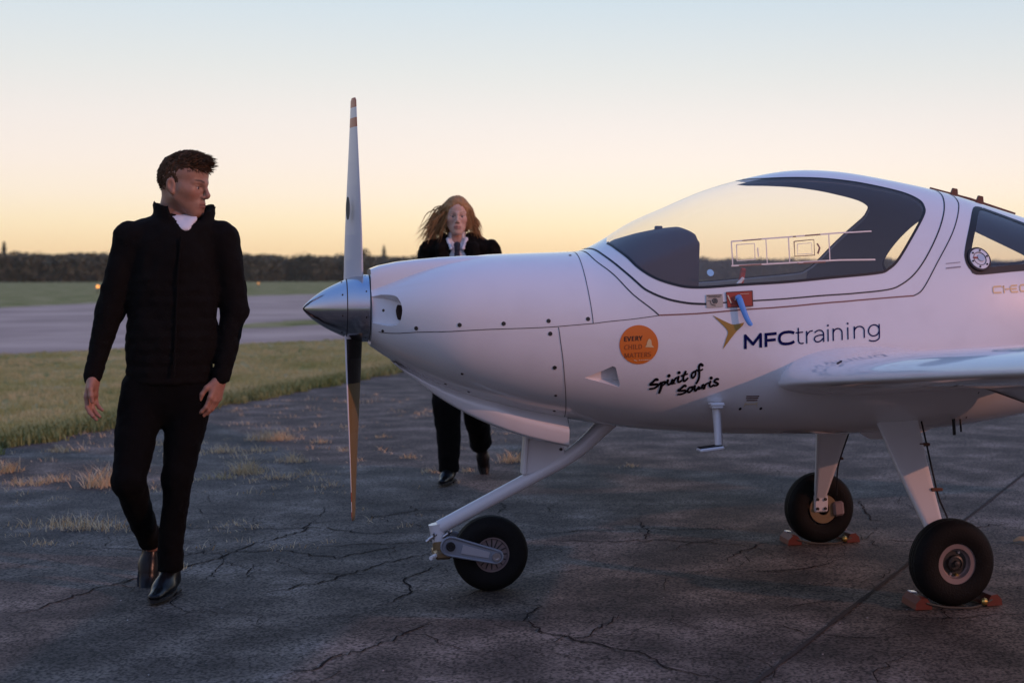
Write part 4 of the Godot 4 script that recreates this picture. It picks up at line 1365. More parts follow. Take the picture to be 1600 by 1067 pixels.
func skin_tone(base: Color, male: bool) -> Callable:
	var nz := noise(60.0, 5, 3)
	return func(p: Vector3) -> Color:
		var c := base
		c = c * (1.0 + 0.12 * nz.get_noise_3dv(p))
		var ax := absf(p.x)
		if p.z > 0.03:
			var lip := smoothstep(0.026, 0.018, ax) * smoothstep(-0.080, -0.0755, p.y) * smoothstep(-0.0545, -0.0585, p.y) * smoothstep(0.08, 0.086, p.z)
			c = c.lerp(Color(base.r * 0.72, base.g * 0.42, base.b * 0.42), lip * 0.8)
			var slit := smoothstep(0.0022, 0.0008, absf(p.y + 0.0662)) * smoothstep(0.024, 0.018, ax)
			c = c.lerp(Color(0.06, 0.02, 0.016), slit * 0.8)
			var by := 0.0215 + 0.006 * sin(clampf((ax - 0.012) / 0.042, 0, 1) * PI * 0.75)
			var brow := smoothstep(0.0055, 0.0025, absf(p.y - by)) * smoothstep(0.010, 0.015, ax) * smoothstep(0.056, 0.046, ax) * smoothstep(0.04, 0.06, p.z)
			c = c.lerp(Color(0.035, 0.018, 0.01) if male else Color(0.22, 0.12, 0.07), brow * (0.95 if male else 0.6))
			var chk := smoothstep(0.03, 0.01, Vector2(ax - 0.042, p.y + 0.025).length())
			c = c.lerp(Color(base.r, base.g * 0.8, base.b * 0.78), chk * 0.5)
			var lash := smoothstep(0.0024, 0.001, absf(p.y - 0.0045)) * smoothstep(0.019, 0.015, absf(ax - 0.031)) * smoothstep(0.07, 0.078, p.z)
			c = c.lerp(Color(0.03, 0.018, 0.012), lash * 0.7)
		if male:
			var st := smoothstep(-0.03, -0.055, p.y) * smoothstep(-0.13, -0.11, p.y) * smoothstep(-0.02, 0.02, p.z)
			c = c.lerp(Color(base.r * 0.66, base.g * 0.64, base.b * 0.68), st * 0.32)
		return c

func eyes(parent: Node3D, xf: Transform3D, iris: Material, look: float) -> void:
	for s in [-1, 1]:
		var e := MD.new()
		var c := xf * Transform3D(Basis(Vector3.UP, look), Vector3(0.031 * s, -0.0015, 0.0725))
		var pr := []
		for k in 13: pr.append(Vector2(-cos(PI * k / 12) * 0.0118, sin(PI * k / 12) * 0.0118))
		pr.reverse()
		var pr2 := []
		for q in pr: pr2.append(Vector2(-q.x, q.y))
		e.lathe(pr2, c, 20)
		var eye := part("eye", e, M.eye_white, parent)
		var i := MD.new()
		i.lathe([Vector2(0.0105, 0.0056), Vector2(0.0119, 0.0046), Vector2(0.0124, 0.0026), Vector2(0.0125, 0)], c, 18)
		part("iris", i, iris, eye)

func shoe(parent: Node3D, ankle: Vector3, dir: Vector3, up: Vector3, size := 1.0) -> void:  # dir runs from heel to toe; up points from the sole to the ankle
	var z := dir.normalized()
	var x := up.cross(z).normalized()
	var y := z.cross(x).normalized()
	var xf := Transform3D(Basis(x, y, z) * Basis.from_scale(Vector3.ONE * size), ankle)
	var f := Field.new(Vector3(-0.07, -0.105, -0.1), Vector3(0.07, 0.075, 0.245), 0.0062)
	f.seg(Vector3(0, 0.06, -0.012), Vector3(0, -0.03, -0.022), 0.037, 0.038, 0.02)
	f.seg(Vector3(0, -0.056, -0.04), Vector3(0.0, -0.058, 0.07), 0.031, 0.034, 0.03)
	f.seg(Vector3(0.0, -0.058, 0.07), Vector3(0.002, -0.068, 0.19), 0.042, 0.026, 0.03, 0, 0.62, Vector3.RIGHT)
	f.seg(Vector3(0, -0.012, 0.0), Vector3(0, -0.052, 0.1), 0.032, 0.026, 0.03)
	f.cut(Vector3(0, -0.081, 0), Vector3.DOWN)
	var n := f.nets()
	var md := MD.new()
	md.surface(n[0], n[1], xf)
	var o := part("shoe", md, M.leather, parent)
	var so := MD.new()
	var ol := []
	for k in 28:
		var a := TAU * k / 28
		var zz := -cos(a)
		var w := 0.037 + 0.009 * smoothstep(-0.3, 0.5, zz) - 0.012 * smoothstep(0.6, 1.0, zz)
		ol.append(Vector2(sin(a) * w, 0.072 + zz * 0.145))
	so.prism(ol, 0.012, xf * Transform3D(Basis(Vector3(1, 0, 0), Vector3(0, 0, 1), Vector3(0, -1, 0)), Vector3(0, -0.084, 0)))
	so.box(xf * Vector3(0, -0.098, -0.038), Vector3(0.066, 0.022, 0.07) * size, xf.basis.orthonormalized(), 0.006)
	part("sole", so, M.sole, o)
	var lc := MD.new()
	for k in 3:
		var c := Vector3(0, -0.008 - k * 0.0125, 0.046 + k * 0.021)
		lc.tube([xf * (c + Vector3(-0.02, -0.004, 0)), xf * (c + Vector3(0, 0.0045, 0.003)), xf * (c + Vector3(0.02, -0.004, 0))], [0.0028], 5)
	part("lace", lc, M.black_cloth, o)

func ruffle(md: MD, amp: float, freq: float, sd: int, ribs = null) -> void:  # cloth folds: moves each point along its normal
	var nz := noise(freq, sd, 2)
	for i in md.v.size():
		var p := md.v[i]
		var d := (nz.get_noise_3d(p.x, p.y * 0.7, p.z) + 0.5 * nz.get_noise_3d(p.x * 2.3 + p.y * 1.7, p.y * 1.9 - p.x, p.z * 2.0)) * amp
		if ribs != null: d += float(ribs.call(p))
		md.v[i] = p + md.n[i] * d
	var ns := PackedVector3Array()
	ns.resize(md.v.size())
	for i in range(0, md.t.size(), 3):
		var a := md.v[md.t[i]]
		var q := (md.v[md.t[i + 2]] - a).cross(md.v[md.t[i + 1]] - a)
		for k in 3: ns[md.t[i + k]] += q
	for i in ns.size(): md.n[i] = ns[i].normalized()

func strand(md: MD, p0: Vector3, d0: Vector3, pull: Vector3, ln: float, r: float, steps: int, wob: float, rng: RandomNumberGenerator) -> void:
	var ps := [p0]
	var d := d0
	var ph := rng.randf() * TAU
	for k in steps:
		d = (d + pull * (1.0 / steps) + Vector3(sin(ph + k * 1.3), cos(ph * 1.7 + k), sin(ph * 2.3 + k * 0.9)) * wob).normalized()
		ps.append(ps[-1] + d * ln / steps)
	var rs := []
	for k in ps.size(): rs.append(r * (0.75 + 0.35 * sin(PI * minf(1.0, k / float(steps) * 1.2))) * (1.0 - 0.9 * pow(float(k) / steps, 2.5)))
	md.tube(ps, rs, 4, false)

func man() -> void:
	var P := thing("person", "man in black jacket and black trousers walking on the tarmac, head turned towards the plane", "person", Vector3(-1.999, 0.0, -6.19), deg_to_rad(18.1), "people walking on the tarmac")
	var hx := Transform3D(Basis(Vector3.UP, deg_to_rad(57)) * Basis(Vector3.RIGHT, deg_to_rad(7)), Vector3(0.093, 1.672, -0.008))
	# body: head, neck, chest core, arms, hands, legs
	var body := MD.new()
	var hm := head_mesh(1.0)
	body.surface(hm[0], hm[1], hx * Transform3D(Basis.from_scale(Vector3(1.0, 1.06, 1.02))), skin_tone(Color(0.37, 0.20, 0.128), true))
	body.col = Color(0.38, 0.19, 0.13)
	var cf := Field.new(Vector3(-0.36, 0.0, -0.42), Vector3(0.42, 1.62, 0.28), 0.018)
	cf.seg(Vector3(0.07, 1.57, -0.03), Vector3(0.06, 1.46, -0.02), 0.055, 0.07, 0.03)
	cf.seg(Vector3(0.05, 1.38, -0.01), Vector3(0.045, 0.95, 0), 0.13, 0.14, 0.04, 0, 0.65)
	for q in [[-0.115, 1.44, -0.01, -0.196, 1.162, 0.0, -0.254, 0.93, 0.03], [0.25, 1.44, -0.01, 0.292, 1.162, 0.0, 0.237, 0.91, 0.06]]:
		cf.seg(Vector3(0.06, 1.42, -0.01), Vector3(q[0], q[1], q[2]), 0.05, 0.05, 0.04)
		cf.seg(Vector3(q[0], q[1], q[2]), Vector3(q[3], q[4], q[5]), 0.05, 0.038, 0.02)
		cf.seg(Vector3(q[3], q[4], q[5]), Vector3(q[6], q[7], q[8]), 0.036, 0.024, 0.02)
	for q in [[-0.06, 0.85, 0.0, -0.124, 0.49, 0.12, -0.035, 0.16, -0.26], [0.115, 0.85, 0.0, 0.066, 0.49, 0.06, 0.036, 0.12, 0.03]]:
		cf.seg(Vector3(0.04, 0.92, 0), Vector3(q[0], q[1], q[2]), 0.1, 0.085, 0.04)
		cf.seg(Vector3(q[0], q[1], q[2]), Vector3(q[3], q[4], q[5]), 0.08, 0.05, 0.02)
		cf.seg(Vector3(q[3], q[4], q[5]), Vector3(q[6], q[7], q[8]), 0.05, 0.034, 0.02)
	var cn := cf.nets()
	body.surface(cn[0], cn[1])
	var hnd := hand_mesh(0.42)
	var nzh := noise(50.0, 8, 2)
	var hc := func(p: Vector3) -> Color:
		var k := 1.0 + 0.1 * nzh.get_noise_3dv(p)
		return Color(0.37 * k, 0.185 * k, 0.125 * k)
	var rh := Transform3D(Basis(Vector3.BACK, -0.05) * Basis(Vector3.UP, -0.5) * Basis(Vector3.RIGHT, -0.1), Vector3(-0.255, 0.905, 0.03))
	var lh := Transform3D(Basis(Vector3.BACK, -0.22) * Basis(Vector3.UP, -0.75) * Basis(Vector3.RIGHT, -0.12) * Basis.from_scale(Vector3(-1, 1, 1)), Vector3(0.235, 0.885, 0.06))
	body.surface(hnd[0], hnd[1], rh, hc)
	body.surface(hnd[0], hnd[1], lh, hc)
	var bd := part("body", body, M.skin, P)
	eyes(P, hx * Transform3D(Basis.from_scale(Vector3(1.0, 1.06, 1.02))), M.iris_dark, 0.12)
	# hair: a close cap with many short tufts
	var rng := RandomNumberGenerator.new()
	rng.seed = 11
	var hf := Field.new(Vector3(-0.1, -0.1, -0.13), Vector3(0.1, 0.165, 0.125), 0.005)
	hf.ell(Vector3(0, 0.038, -0.017), Vector3(0.0785, 0.0915, 0.0985), 0.02)
	hf.ell(Vector3(0, 0.088, 0.03), Vector3(0.064, 0.044, 0.066), 0.03)
	hf.ell(Vector3(0, -0.038, 0.092), Vector3(0.105, 0.108, 0.078), 0.004, 1)
	hf.both(Vector3(0.088, -0.008, -0.01), Vector3(0.086, -0.035, 0.0), 0.021, 0.026, 0.006, 1)
	hf.cut(Vector3(0, -0.058, -0.06), Vector3(0, -1, 0.25).normalized())
	var hn := hf.nets()
	var hair := MD.new()
	var hs := hx * Transform3D(Basis.from_scale(Vector3(1.0, 1.06, 1.02)))
	hair.surface(hn[0], hn[1], hs)
	ruffle(hair, 0.006, 38.0, 3)
	var hp: PackedVector3Array = hn[0]
	for k in 3200:
		var p := hp[rng.randi() % hp.size()]
		var nn := (p - Vector3(0, 0.02, -0.02)).normalized()
		if p.y < -0.04 or (p.z > 0.0 and p.y < 0.03): continue
		var top := smoothstep(0.04, 0.10, p.y)
		var ln := lerpf(0.010, 0.022, top) + (0.014 * smoothstep(0.05, 0.085, p.z) * top)
		var d := (nn * lerpf(0.05, 0.26, top) + Vector3(rng.randf_range(-0.25, 0.25), lerpf(-0.7, 0.05, top), lerpf(-0.35, 0.75, top))).normalized()
		strand(hair, hs * (p - nn * 0.002), hs.basis * d, Vector3(0, 0.15, 0.0), ln * rng.randf_range(0.7, 1.25), 0.0017, 3, 0.08, rng)
	for k in 40:  # the lifted front tuft
		var p2 := Vector3(rng.randf_range(-0.045, 0.02), 0.094 + rng.randf_range(-0.006, 0.012), 0.076 + rng.randf_range(-0.012, 0.008))
		strand(hair, hs * p2, hs.basis * Vector3(rng.randf_range(-0.3, 0.2), 0.1, 1).normalized(), Vector3(0.1, rng.randf_range(-0.2, 0.5), 0.0), rng.randf_range(0.02, 0.038), 0.0018, 4, 0.12, rng)
	part("hair", hair, M.hair_dark, P)
	# shirt collar
	var sc := Field.new(Vector3(-0.06, 1.44, -0.14), Vector3(0.22, 1.62, 0.14), 0.008)
	sc.seg(Vector3(0.083, 1.60, -0.03), Vector3(0.075, 1.49, -0.015), 0.065, 0.075, 0.01)
	sc.seg(Vector3(0.06, 1.535, 0.05), Vector3(0.085, 1.50, 0.085), 0.02, 0.02, 0.02, 0, 0.5)
	sc.seg(Vector3(0.125, 1.54, 0.05), Vector3(0.10, 1.50, 0.085), 0.022, 0.02, 0.02, 0, 0.5)
	sc.cut(Vector3(0.083, 1.562, 0), Vector3(0.0, 1.0, 0.35).normalized())
	var sn := sc.nets()
	var sh := MD.new()
	sh.surface(sn[0], sn[1])
	part("shirt", sh, M.shirt, P)
	# jacket with a stand collar and quilted body
	var jf := Field.new(Vector3(-0.36, 0.83, -0.2), Vector3(0.42, 1.65, 0.2), 0.0105)
	jf.seg(Vector3(0.05, 1.39, -0.012), Vector3(0.05, 1.25, -0.005), 0.172, 0.166, 0.06, 0, 0.74)
	jf.seg(Vector3(0.05, 1.25, -0.005), Vector3(0.044, 1.05, 0), 0.166, 0.172, 0.05, 0, 0.74)
	jf.seg(Vector3(0.044, 1.05, 0), Vector3(0.034, 0.89, 0), 0.168, 0.168, 0.04, 0, 0.72)
	jf.seg(Vector3(0.06, 1.495, -0.045), Vector3(-0.112, 1.462, -0.015), 0.05, 0.062, 0.05)
	jf.seg(Vector3(0.10, 1.495, -0.045), Vector3(0.246, 1.462, -0.015), 0.05, 0.062, 0.05)
	jf.seg(Vector3(-0.112, 1.445, -0.012), Vector3(-0.196, 1.162, 0.0), 0.070, 0.053, 0.025)
	jf.seg(Vector3(-0.196, 1.162, 0.0), Vector3(-0.258, 0.90, 0.03), 0.052, 0.034, 0.02)
	jf.seg(Vector3(0.247, 1.445, -0.012), Vector3(0.292, 1.162, 0.0), 0.070, 0.053, 0.025)
	jf.seg(Vector3(0.292, 1.162, 0.0), Vector3(0.238, 0.885, 0.06), 0.052, 0.036, 0.02)
	for k in 25:  # the collar wall, open at the front
		var a := deg_to_rad(lerpf(122, 402, k / 24.0))   # angle from +X towards +Z (the viewer)
		var lo := Vector3(0.085 + cos(a) * 0.094, 1.49, -0.012 + sin(a) * 0.082)
		var rise := 0.088 + 0.012 * cos(a * 2.0) - 0.026 * smoothstep(0.72, 1.0, k / 24.0)
		var hi := Vector3(0.087 + 0.012 * smoothstep(0.6, 0.9, k / 24.0) + cos(a) * 0.112, 1.50 + rise, -0.012 + sin(a) * 0.098)
		jf.seg(lo, hi, 0.015, 0.0085, 0.012)
	jf.seg(Vector3(0.07, 1.38, 0.045), Vector3(0.075, 1.455, 0.035), 0.085, 0.066, 0.05)
	jf.seg(Vector3(0.0, 1.485, 0.056), Vector3(0.055, 1.475, 0.072), 0.022, 0.022, 0.03)
	jf.seg(Vector3(0.16, 1.50, 0.056), Vector3(0.115, 1.475, 0.07), 0.022, 0.022, 0.03)
	jf.cut(Vector3(0, 0.862, 0), Vector3.DOWN)
	var jn := jf.nets()
	var jk := MD.new()
	jk.surface(jn[0], jn[1])
	ruffle(jk, 0.0075, 9.0, 21, func(p: Vector3) -> float:
		var tor := smoothstep(0.20, 0.165, absf(p.x - 0.046)) * smoothstep(1.33, 1.25, p.y)
		return tor * (0.0045 * absf(sin(p.y * PI / 0.047)) - 0.002))
	part("jacket", jk, M.black_cloth, P)
	var zp := MD.new()
	zp.tube([Vector3(0.078, 1.46, 0.134), Vector3(0.066, 1.30, 0.138), Vector3(0.058, 1.1, 0.14), Vector3(0.052, 0.9, 0.14)], [0.005], 6)
	part("zip", zp, M.black_cloth, P)
	# trousers
	var tf := Field.new(Vector3(-0.24, 0.05, -0.37), Vector3(0.27, 0.98, 0.24), 0.0115)
	tf.seg(Vector3(0.034, 0.95, 0), Vector3(0.03, 0.84, 0), 0.158, 0.15, 0.04, 0, 0.72)
	tf.seg(Vector3(-0.066, 0.83, 0.0), Vector3(-0.122, 0.488, 0.12), 0.094, 0.066, 0.03)
	tf.seg(Vector3(-0.120, 0.488, 0.12), Vector3(-0.045, 0.19, -0.225), 0.064, 0.046, 0.02)
	tf.seg(Vector3(0.116, 0.83, 0.0), Vector3(0.066, 0.488, 0.06), 0.097, 0.06, 0.03)
	tf.seg(Vector3(0.066, 0.488, 0.06), Vector3(0.038, 0.13, 0.03), 0.059, 0.047, 0.02)
	tf.seg(Vector3(0.038, 0.16, 0.03), Vector3(0.038, 0.11, 0.028), 0.047, 0.05, 0.01)
	tf.cut(Vector3(0, 0.1, 0), Vector3.DOWN)
	var tn := tf.nets()
	var tr := MD.new()
	tr.surface(tn[0], tn[1])
	ruffle(tr, 0.007, 8.0, 5)
	part("trousers", tr, M.black_trouser, P)
	shoe(P, Vector3(0.034, 0.108, 0.02), Vector3(-0.30, -0.02, 0.95), Vector3(0.02, 1, 0.02))
	shoe(P, Vector3(-0.035, 0.17, -0.27), Vector3(-0.12, -0.62, 0.62), Vector3(0.0, 0.75, 0.66))

func woman() -> void:
	var P := thing("person", "woman in open dark jacket and tie walking behind the nose, long hair blowing", "person", Vector3(-1.252, 0.0, -9.55), deg_to_rad(7.5), "people walking on the tarmac")
	var hs := Transform3D(Basis(Vector3.UP, deg_to_rad(2)) * Basis(Vector3.RIGHT, deg_to_rad(2)) * Basis.from_scale(Vector3(0.97, 1.0, 0.98)), Vector3(0.035, 1.678, 0.0))
	var body := MD.new()
	var hm := head_mesh(0.0)
	body.surface(hm[0], hm[1], hs, skin_tone(Color(0.63, 0.41, 0.31), false))
	body.col = Color(0.47, 0.27, 0.2)
	var cf := Field.new(Vector3(-0.42, 0.0, -0.48), Vector3(0.48, 1.62, 0.24), 0.018)
	cf.seg(Vector3(0.035, 1.60, -0.035), Vector3(0.035, 1.48, -0.02), 0.05, 0.06, 0.03)
	cf.seg(Vector3(0.04, 1.38, -0.01), Vector3(0.035, 0.95, 0), 0.12, 0.135, 0.04, 0, 0.62)
	for q in [[-0.12, 1.46, -0.01, -0.22, 1.2, -0.03, -0.22, 0.97, 0.06], [0.24, 1.455, -0.01, 0.35, 1.2, -0.03, 0.335, 0.97, 0.06]]:
		cf.seg(Vector3(0.04, 1.45, -0.02), Vector3(q[0], q[1], q[2]), 0.03, 0.035, 0.02)
		cf.seg(Vector3(q[0], q[1], q[2]), Vector3(q[3], q[4], q[5]), 0.045, 0.035, 0.02)
		cf.seg(Vector3(q[3], q[4], q[5]), Vector3(q[6], q[7], q[8]), 0.034, 0.024, 0.02)
	for q in [[-0.045, 0.88, 0.0, -0.03, 0.5, 0.06, -0.02, 0.1, 0.02], [0.115, 0.88, 0.0, 0.14, 0.5, 0.0, 0.19, 0.2, -0.38]]:
		cf.seg(Vector3(0.035, 0.92, 0), Vector3(q[0], q[1], q[2]), 0.1, 0.085, 0.04)
		cf.seg(Vector3(q[0], q[1], q[2]), Vector3(q[3], q[4], q[5]), 0.075, 0.046, 0.02)
		cf.seg(Vector3(q[3], q[4], q[5]), Vector3(q[6], q[7], q[8]), 0.046, 0.03, 0.02)
	var cn := cf.nets()
	body.surface(cn[0], cn[1])
	var hnd := hand_mesh(0.4)
	var sc9 := Basis.from_scale(Vector3.ONE * 0.9)
	body.surface(hnd[0], hnd[1], Transform3D(Basis(Vector3.UP, -0.4) * Basis(Vector3.RIGHT, -0.2) * sc9, Vector3(-0.22, 0.955, 0.065)))
	body.surface(hnd[0], hnd[1], Transform3D(Basis(Vector3.UP, 0.4) * Basis(Vector3.RIGHT, -0.2) * sc9 * Basis.from_scale(Vector3(-1, 1, 1)), Vector3(0.335, 0.955, 0.065)))
	part("body", body, M.skin, P)
	eyes(P, hs, M.iris_blue, 0.0)
	# long hair
	var rng := RandomNumberGenerator.new()
	rng.seed = 29
	var hf := Field.new(Vector3(-0.12, -0.14, -0.14), Vector3(0.12, 0.16, 0.13), 0.0055)
	hf.ell(Vector3(0, 0.04, -0.022), Vector3(0.083, 0.092, 0.102), 0.02)
	hf.ell(Vector3(0, 0.054, 0.028), Vector3(0.073, 0.064, 0.068), 0.02)
	hf.ell(Vector3(0, -0.05, -0.06), Vector3(0.075, 0.1, 0.055), 0.03)
	hf.both(Vector3(0.07, 0.05, 0.02), Vector3(0.078, -0.06, 0.0), 0.018, 0.022, 0.02)
	hf.ell(Vector3(0, -0.045, 0.085), Vector3(0.072, 0.118, 0.080), 0.012, 1)
	var hn := hf.nets()
	var hair := MD.new()
	hair.surface(hn[0], hn[1], hs)
	ruffle(hair, 0.006, 30.0, 9)
	for k in 950:
		var a := rng.randf_range(-PI, PI)
		var e := rng.randf_range(-0.2, 1.0)
		var p := Vector3(sin(a) * cos(e) * 0.083, 0.04 + sin(e) * 0.094, -0.022 + cos(a) * cos(e) * 0.102)
		if p.z > 0.03 and p.y < 0.085: continue
		var s := signf(p.x - 0.004)
		var d := Vector3(s * 0.28, -0.4, -0.2).normalized()
		var wind := Vector3(-0.45, -1.9, 0.1) if s < 0 else Vector3(0.25, -2.2, 0.05)
		if s < 0 and rng.randf() < 0.15: wind = Vector3(-1.3, -1.5, 0.1)
		var ln := rng.randf_range(0.18, 0.31) if s < 0 else rng.randf_range(0.15, 0.235)
		strand(hair, hs * p, d, wind, ln, rng.randf_range(0.0017, 0.0032), 10, 0.2, rng)
	for k in 40:  # loose ends thrown out on the windward side
		var p3 := Vector3(-0.078, rng.randf_range(-0.06, 0.07), rng.randf_range(-0.06, 0.01))
		strand(hair, hs * p3, Vector3(-1, -0.15, 0).normalized(), Vector3(rng.randf_range(-0.6, 0.4), rng.randf_range(-2.6, -1.2), 0), rng.randf_range(0.14, 0.26), 0.0032, 9, 0.2, rng)
	for k in 18:
		var p4 := Vector3(0.08, rng.randf_range(-0.06, 0.05), rng.randf_range(-0.05, 0.01))
		strand(hair, hs * p4, Vector3(0.8, -0.5, 0).normalized(), Vector3(rng.randf_range(0.0, 0.6), -1.6, 0), rng.randf_range(0.13, 0.2), 0.003, 8, 0.2, rng)
	part("hair", hair, M.hair_fair, P)
	# white shirt, collar points, tie
	var sf := Field.new(Vector3(-0.16, 0.95, -0.14), Vector3(0.24, 1.62, 0.17), 0.009)
	sf.seg(Vector3(0.038, 1.36, 0.0), Vector3(0.036, 0.98, 0.0), 0.138, 0.14, 0.04, 0, 0.68)
	sf.seg(Vector3(-0.06, 1.46, -0.02), Vector3(0.13, 1.46, -0.02), 0.05, 0.05, 0.05)
	sf.seg(Vector3(0.036, 1.555, -0.03), Vector3(0.036, 1.46, -0.01), 0.056, 0.07, 0.02)
	sf.seg(Vector3(-0.022, 1.535, 0.03), Vector3(0.0, 1.478, 0.085), 0.015, 0.014, 0.012, 0, 0.6)
	sf.seg(Vector3(0.094, 1.535, 0.03), Vector3(0.072, 1.478, 0.085), 0.015, 0.014, 0.012, 0, 0.6)
	sf.ell(Vector3(0.036, 1.57, 0.07), Vector3(0.046, 0.075, 0.075), 0.006, 1)
	var sn := sf.nets()
	var sh := MD.new()
	sh.surface(sn[0], sn[1])
	ruffle(sh, 0.006, 12.0, 4)
	part("shirt", sh, M.shirt, P)
	var ti := Field.new(Vector3(-0.02, 1.02, 0.04), Vector3(0.1, 1.54, 0.14), 0.005)
	ti.seg(Vector3(0.036, 1.497, 0.092), Vector3(0.036, 1.472, 0.098), 0.022, 0.015, 0.008, 0, 0.7)
	ti.seg(Vector3(0.036, 1.472, 0.098), Vector3(0.036, 1.06, 0.104), 0.018, 0.034, 0.008, 0, 0.35)
	var tin := ti.nets()
	var tm := MD.new()
	tm.surface(tin[0], tin[1])
	part("tie", tm, M.navy_cloth, P)
	# jacket hanging open
	var jf := Field.new(Vector3(-0.44, 0.78, -0.22), Vector3(0.5, 1.62, 0.2), 0.0105)
	jf.seg(Vector3(0.04, 1.38, -0.02), Vector3(0.04, 1.0, -0.015), 0.172, 0.175, 0.05, 0, 0.72)
	jf.seg(Vector3(0.04, 1.0, -0.015), Vector3(0.04, 0.83, -0.015), 0.175, 0.19, 0.03, 0, 0.7)
	jf.seg(Vector3(0.03, 1.52, -0.05), Vector3(-0.14, 1.468, -0.03), 0.05, 0.062, 0.045)
	jf.seg(Vector3(0.05, 1.52, -0.05), Vector3(0.25, 1.475, -0.03), 0.05, 0.06, 0.045)
	jf.seg(Vector3(-0.13, 1.462, -0.02), Vector3(-0.245, 1.2, -0.03), 0.066, 0.056, 0.03)
	jf.seg(Vector3(-0.245, 1.2, -0.03), Vector3(-0.225, 0.97, 0.06), 0.055, 0.042, 0.02)
	jf.seg(Vector3(0.25, 1.455, -0.02), Vector3(0.36, 1.2, -0.03), 0.064, 0.056, 0.03)
	jf.seg(Vector3(0.36, 1.2, -0.03), Vector3(0.335, 0.97, 0.06), 0.055, 0.042, 0.02)
	for s in [-1, 1]:  # lapels standing off the chest, folded collar at the neck
		jf.seg(Vector3(0.036 + 0.075 * s, 1.555, -0.03), Vector3(0.036 + 0.105 * s, 1.47, 0.07), 0.022, 0.026, 0.02)
		jf.seg(Vector3(0.036 + 0.105 * s, 1.47, 0.07), Vector3(0.036 + 0.105 * s, 1.2, 0.12), 0.03, 0.028, 0.025)
	for k in 9:
		var a := lerpf(PI, TAU, k / 8.0)
		jf.seg(Vector3(0.036 + cos(a) * 0.078, 1.555, -0.03 + sin(a) * 0.06), Vector3(0.036 + cos(a) * 0.095, 1.50, -0.03 + sin(a) * 0.075), 0.013, 0.02, 0.012)
	jf.seg(Vector3(0.036, 1.62, 0.14), Vector3(0.036, 0.7, 0.17), 0.072, 0.068, 0.012, 1, 1.6)
	jf.seg(Vector3(0.036, 1.68, 0.03), Vector3(0.036, 1.5, 0.0), 0.066, 0.066, 0.01, 1)
	jf.cut(Vector3(0, 0.84, 0), Vector3.DOWN)
	var jn := jf.nets()
	var jk := MD.new()
	jk.surface(jn[0], jn[1])
	ruffle(jk, 0.018, 8.0, 33)
	part("jacket", jk, M.brown_cloth, P)
	# wide trousers
	var tf := Field.new(Vector3(-0.2, 0.03, -0.52), Vector3(0.32, 1.02, 0.2), 0.0115)
	tf.seg(Vector3(0.036, 0.98, 0), Vector3(0.034, 0.86, 0), 0.15, 0.155, 0.04, 0, 0.72)
	tf.seg(Vector3(-0.045, 0.86, 0.0), Vector3(-0.025, 0.5, 0.05), 0.098, 0.088, 0.03)
	tf.seg(Vector3(-0.025, 0.5, 0.05), Vector3(-0.012, 0.08, 0.01), 0.09, 0.062, 0.02)
	tf.seg(Vector3(0.115, 0.86, 0.0), Vector3(0.145, 0.5, -0.02), 0.098, 0.075, 0.03)
	tf.seg(Vector3(0.145, 0.5, -0.02), Vector3(0.19, 0.205, -0.35), 0.08, 0.072, 0.02)
	tf.cut(Vector3(0, 0.075, 0), Vector3.DOWN)
	tf.cut(Vector3(0.19, 0.21, -0.36), Vector3(0.13, -0.72, -0.68).normalized())
	var tn := tf.nets()
	var tr := MD.new()
	tr.surface(tn[0], tn[1])
	ruffle(tr, 0.008, 7.0, 15)
	part("trousers", tr, M.black_trouser, P)
	shoe(P, Vector3(-0.012, 0.105, 0.0), Vector3(-0.25, -0.03, 0.95), Vector3(0, 1, 0.03), 0.95)
	shoe(P, Vector3(0.20, 0.185, -0.40), Vector3(0.10, -0.9, 0.28), Vector3(0.0, 0.3, 0.95), 0.95)

# ------------------------------------------------------------------ ground and surroundings
const TAXI := [-27, -13, -20.5, -13, -10.9, -25.5, -6.3, -31.5, 10, -52, 60, -115, -22, -118, -26.5, -104, -27.2, -70]

func sheet(md: MD, outline: Array, y: float, fine := 0.0) -> void:  # outline as (x, z)
	var pv := PackedVector2Array(outline)
	var ix := Geometry2D.triangulate_polygon(pv)
	var k := md.v.size()
	for p in pv: md.add(Vector3(p.x, y, p.y), Vector3.UP)
	for i in range(0, ix.size(), 3):
		var a := pv[ix[i]]; var b := pv[ix[i + 1]]; var d := pv[ix[i + 2]]
		if (b - a).cross(d - a) < 0.0: md.tri(k + ix[i], k + ix[i + 1], k + ix[i + 2])
		else: md.tri(k + ix[i], k + ix[i + 2], k + ix[i + 1])

func structure(called: String, md: MD, m: Material) -> MeshInstance3D:
	var o := part(called, md, m, self)
	o.set_meta("kind", "structure")
	return o

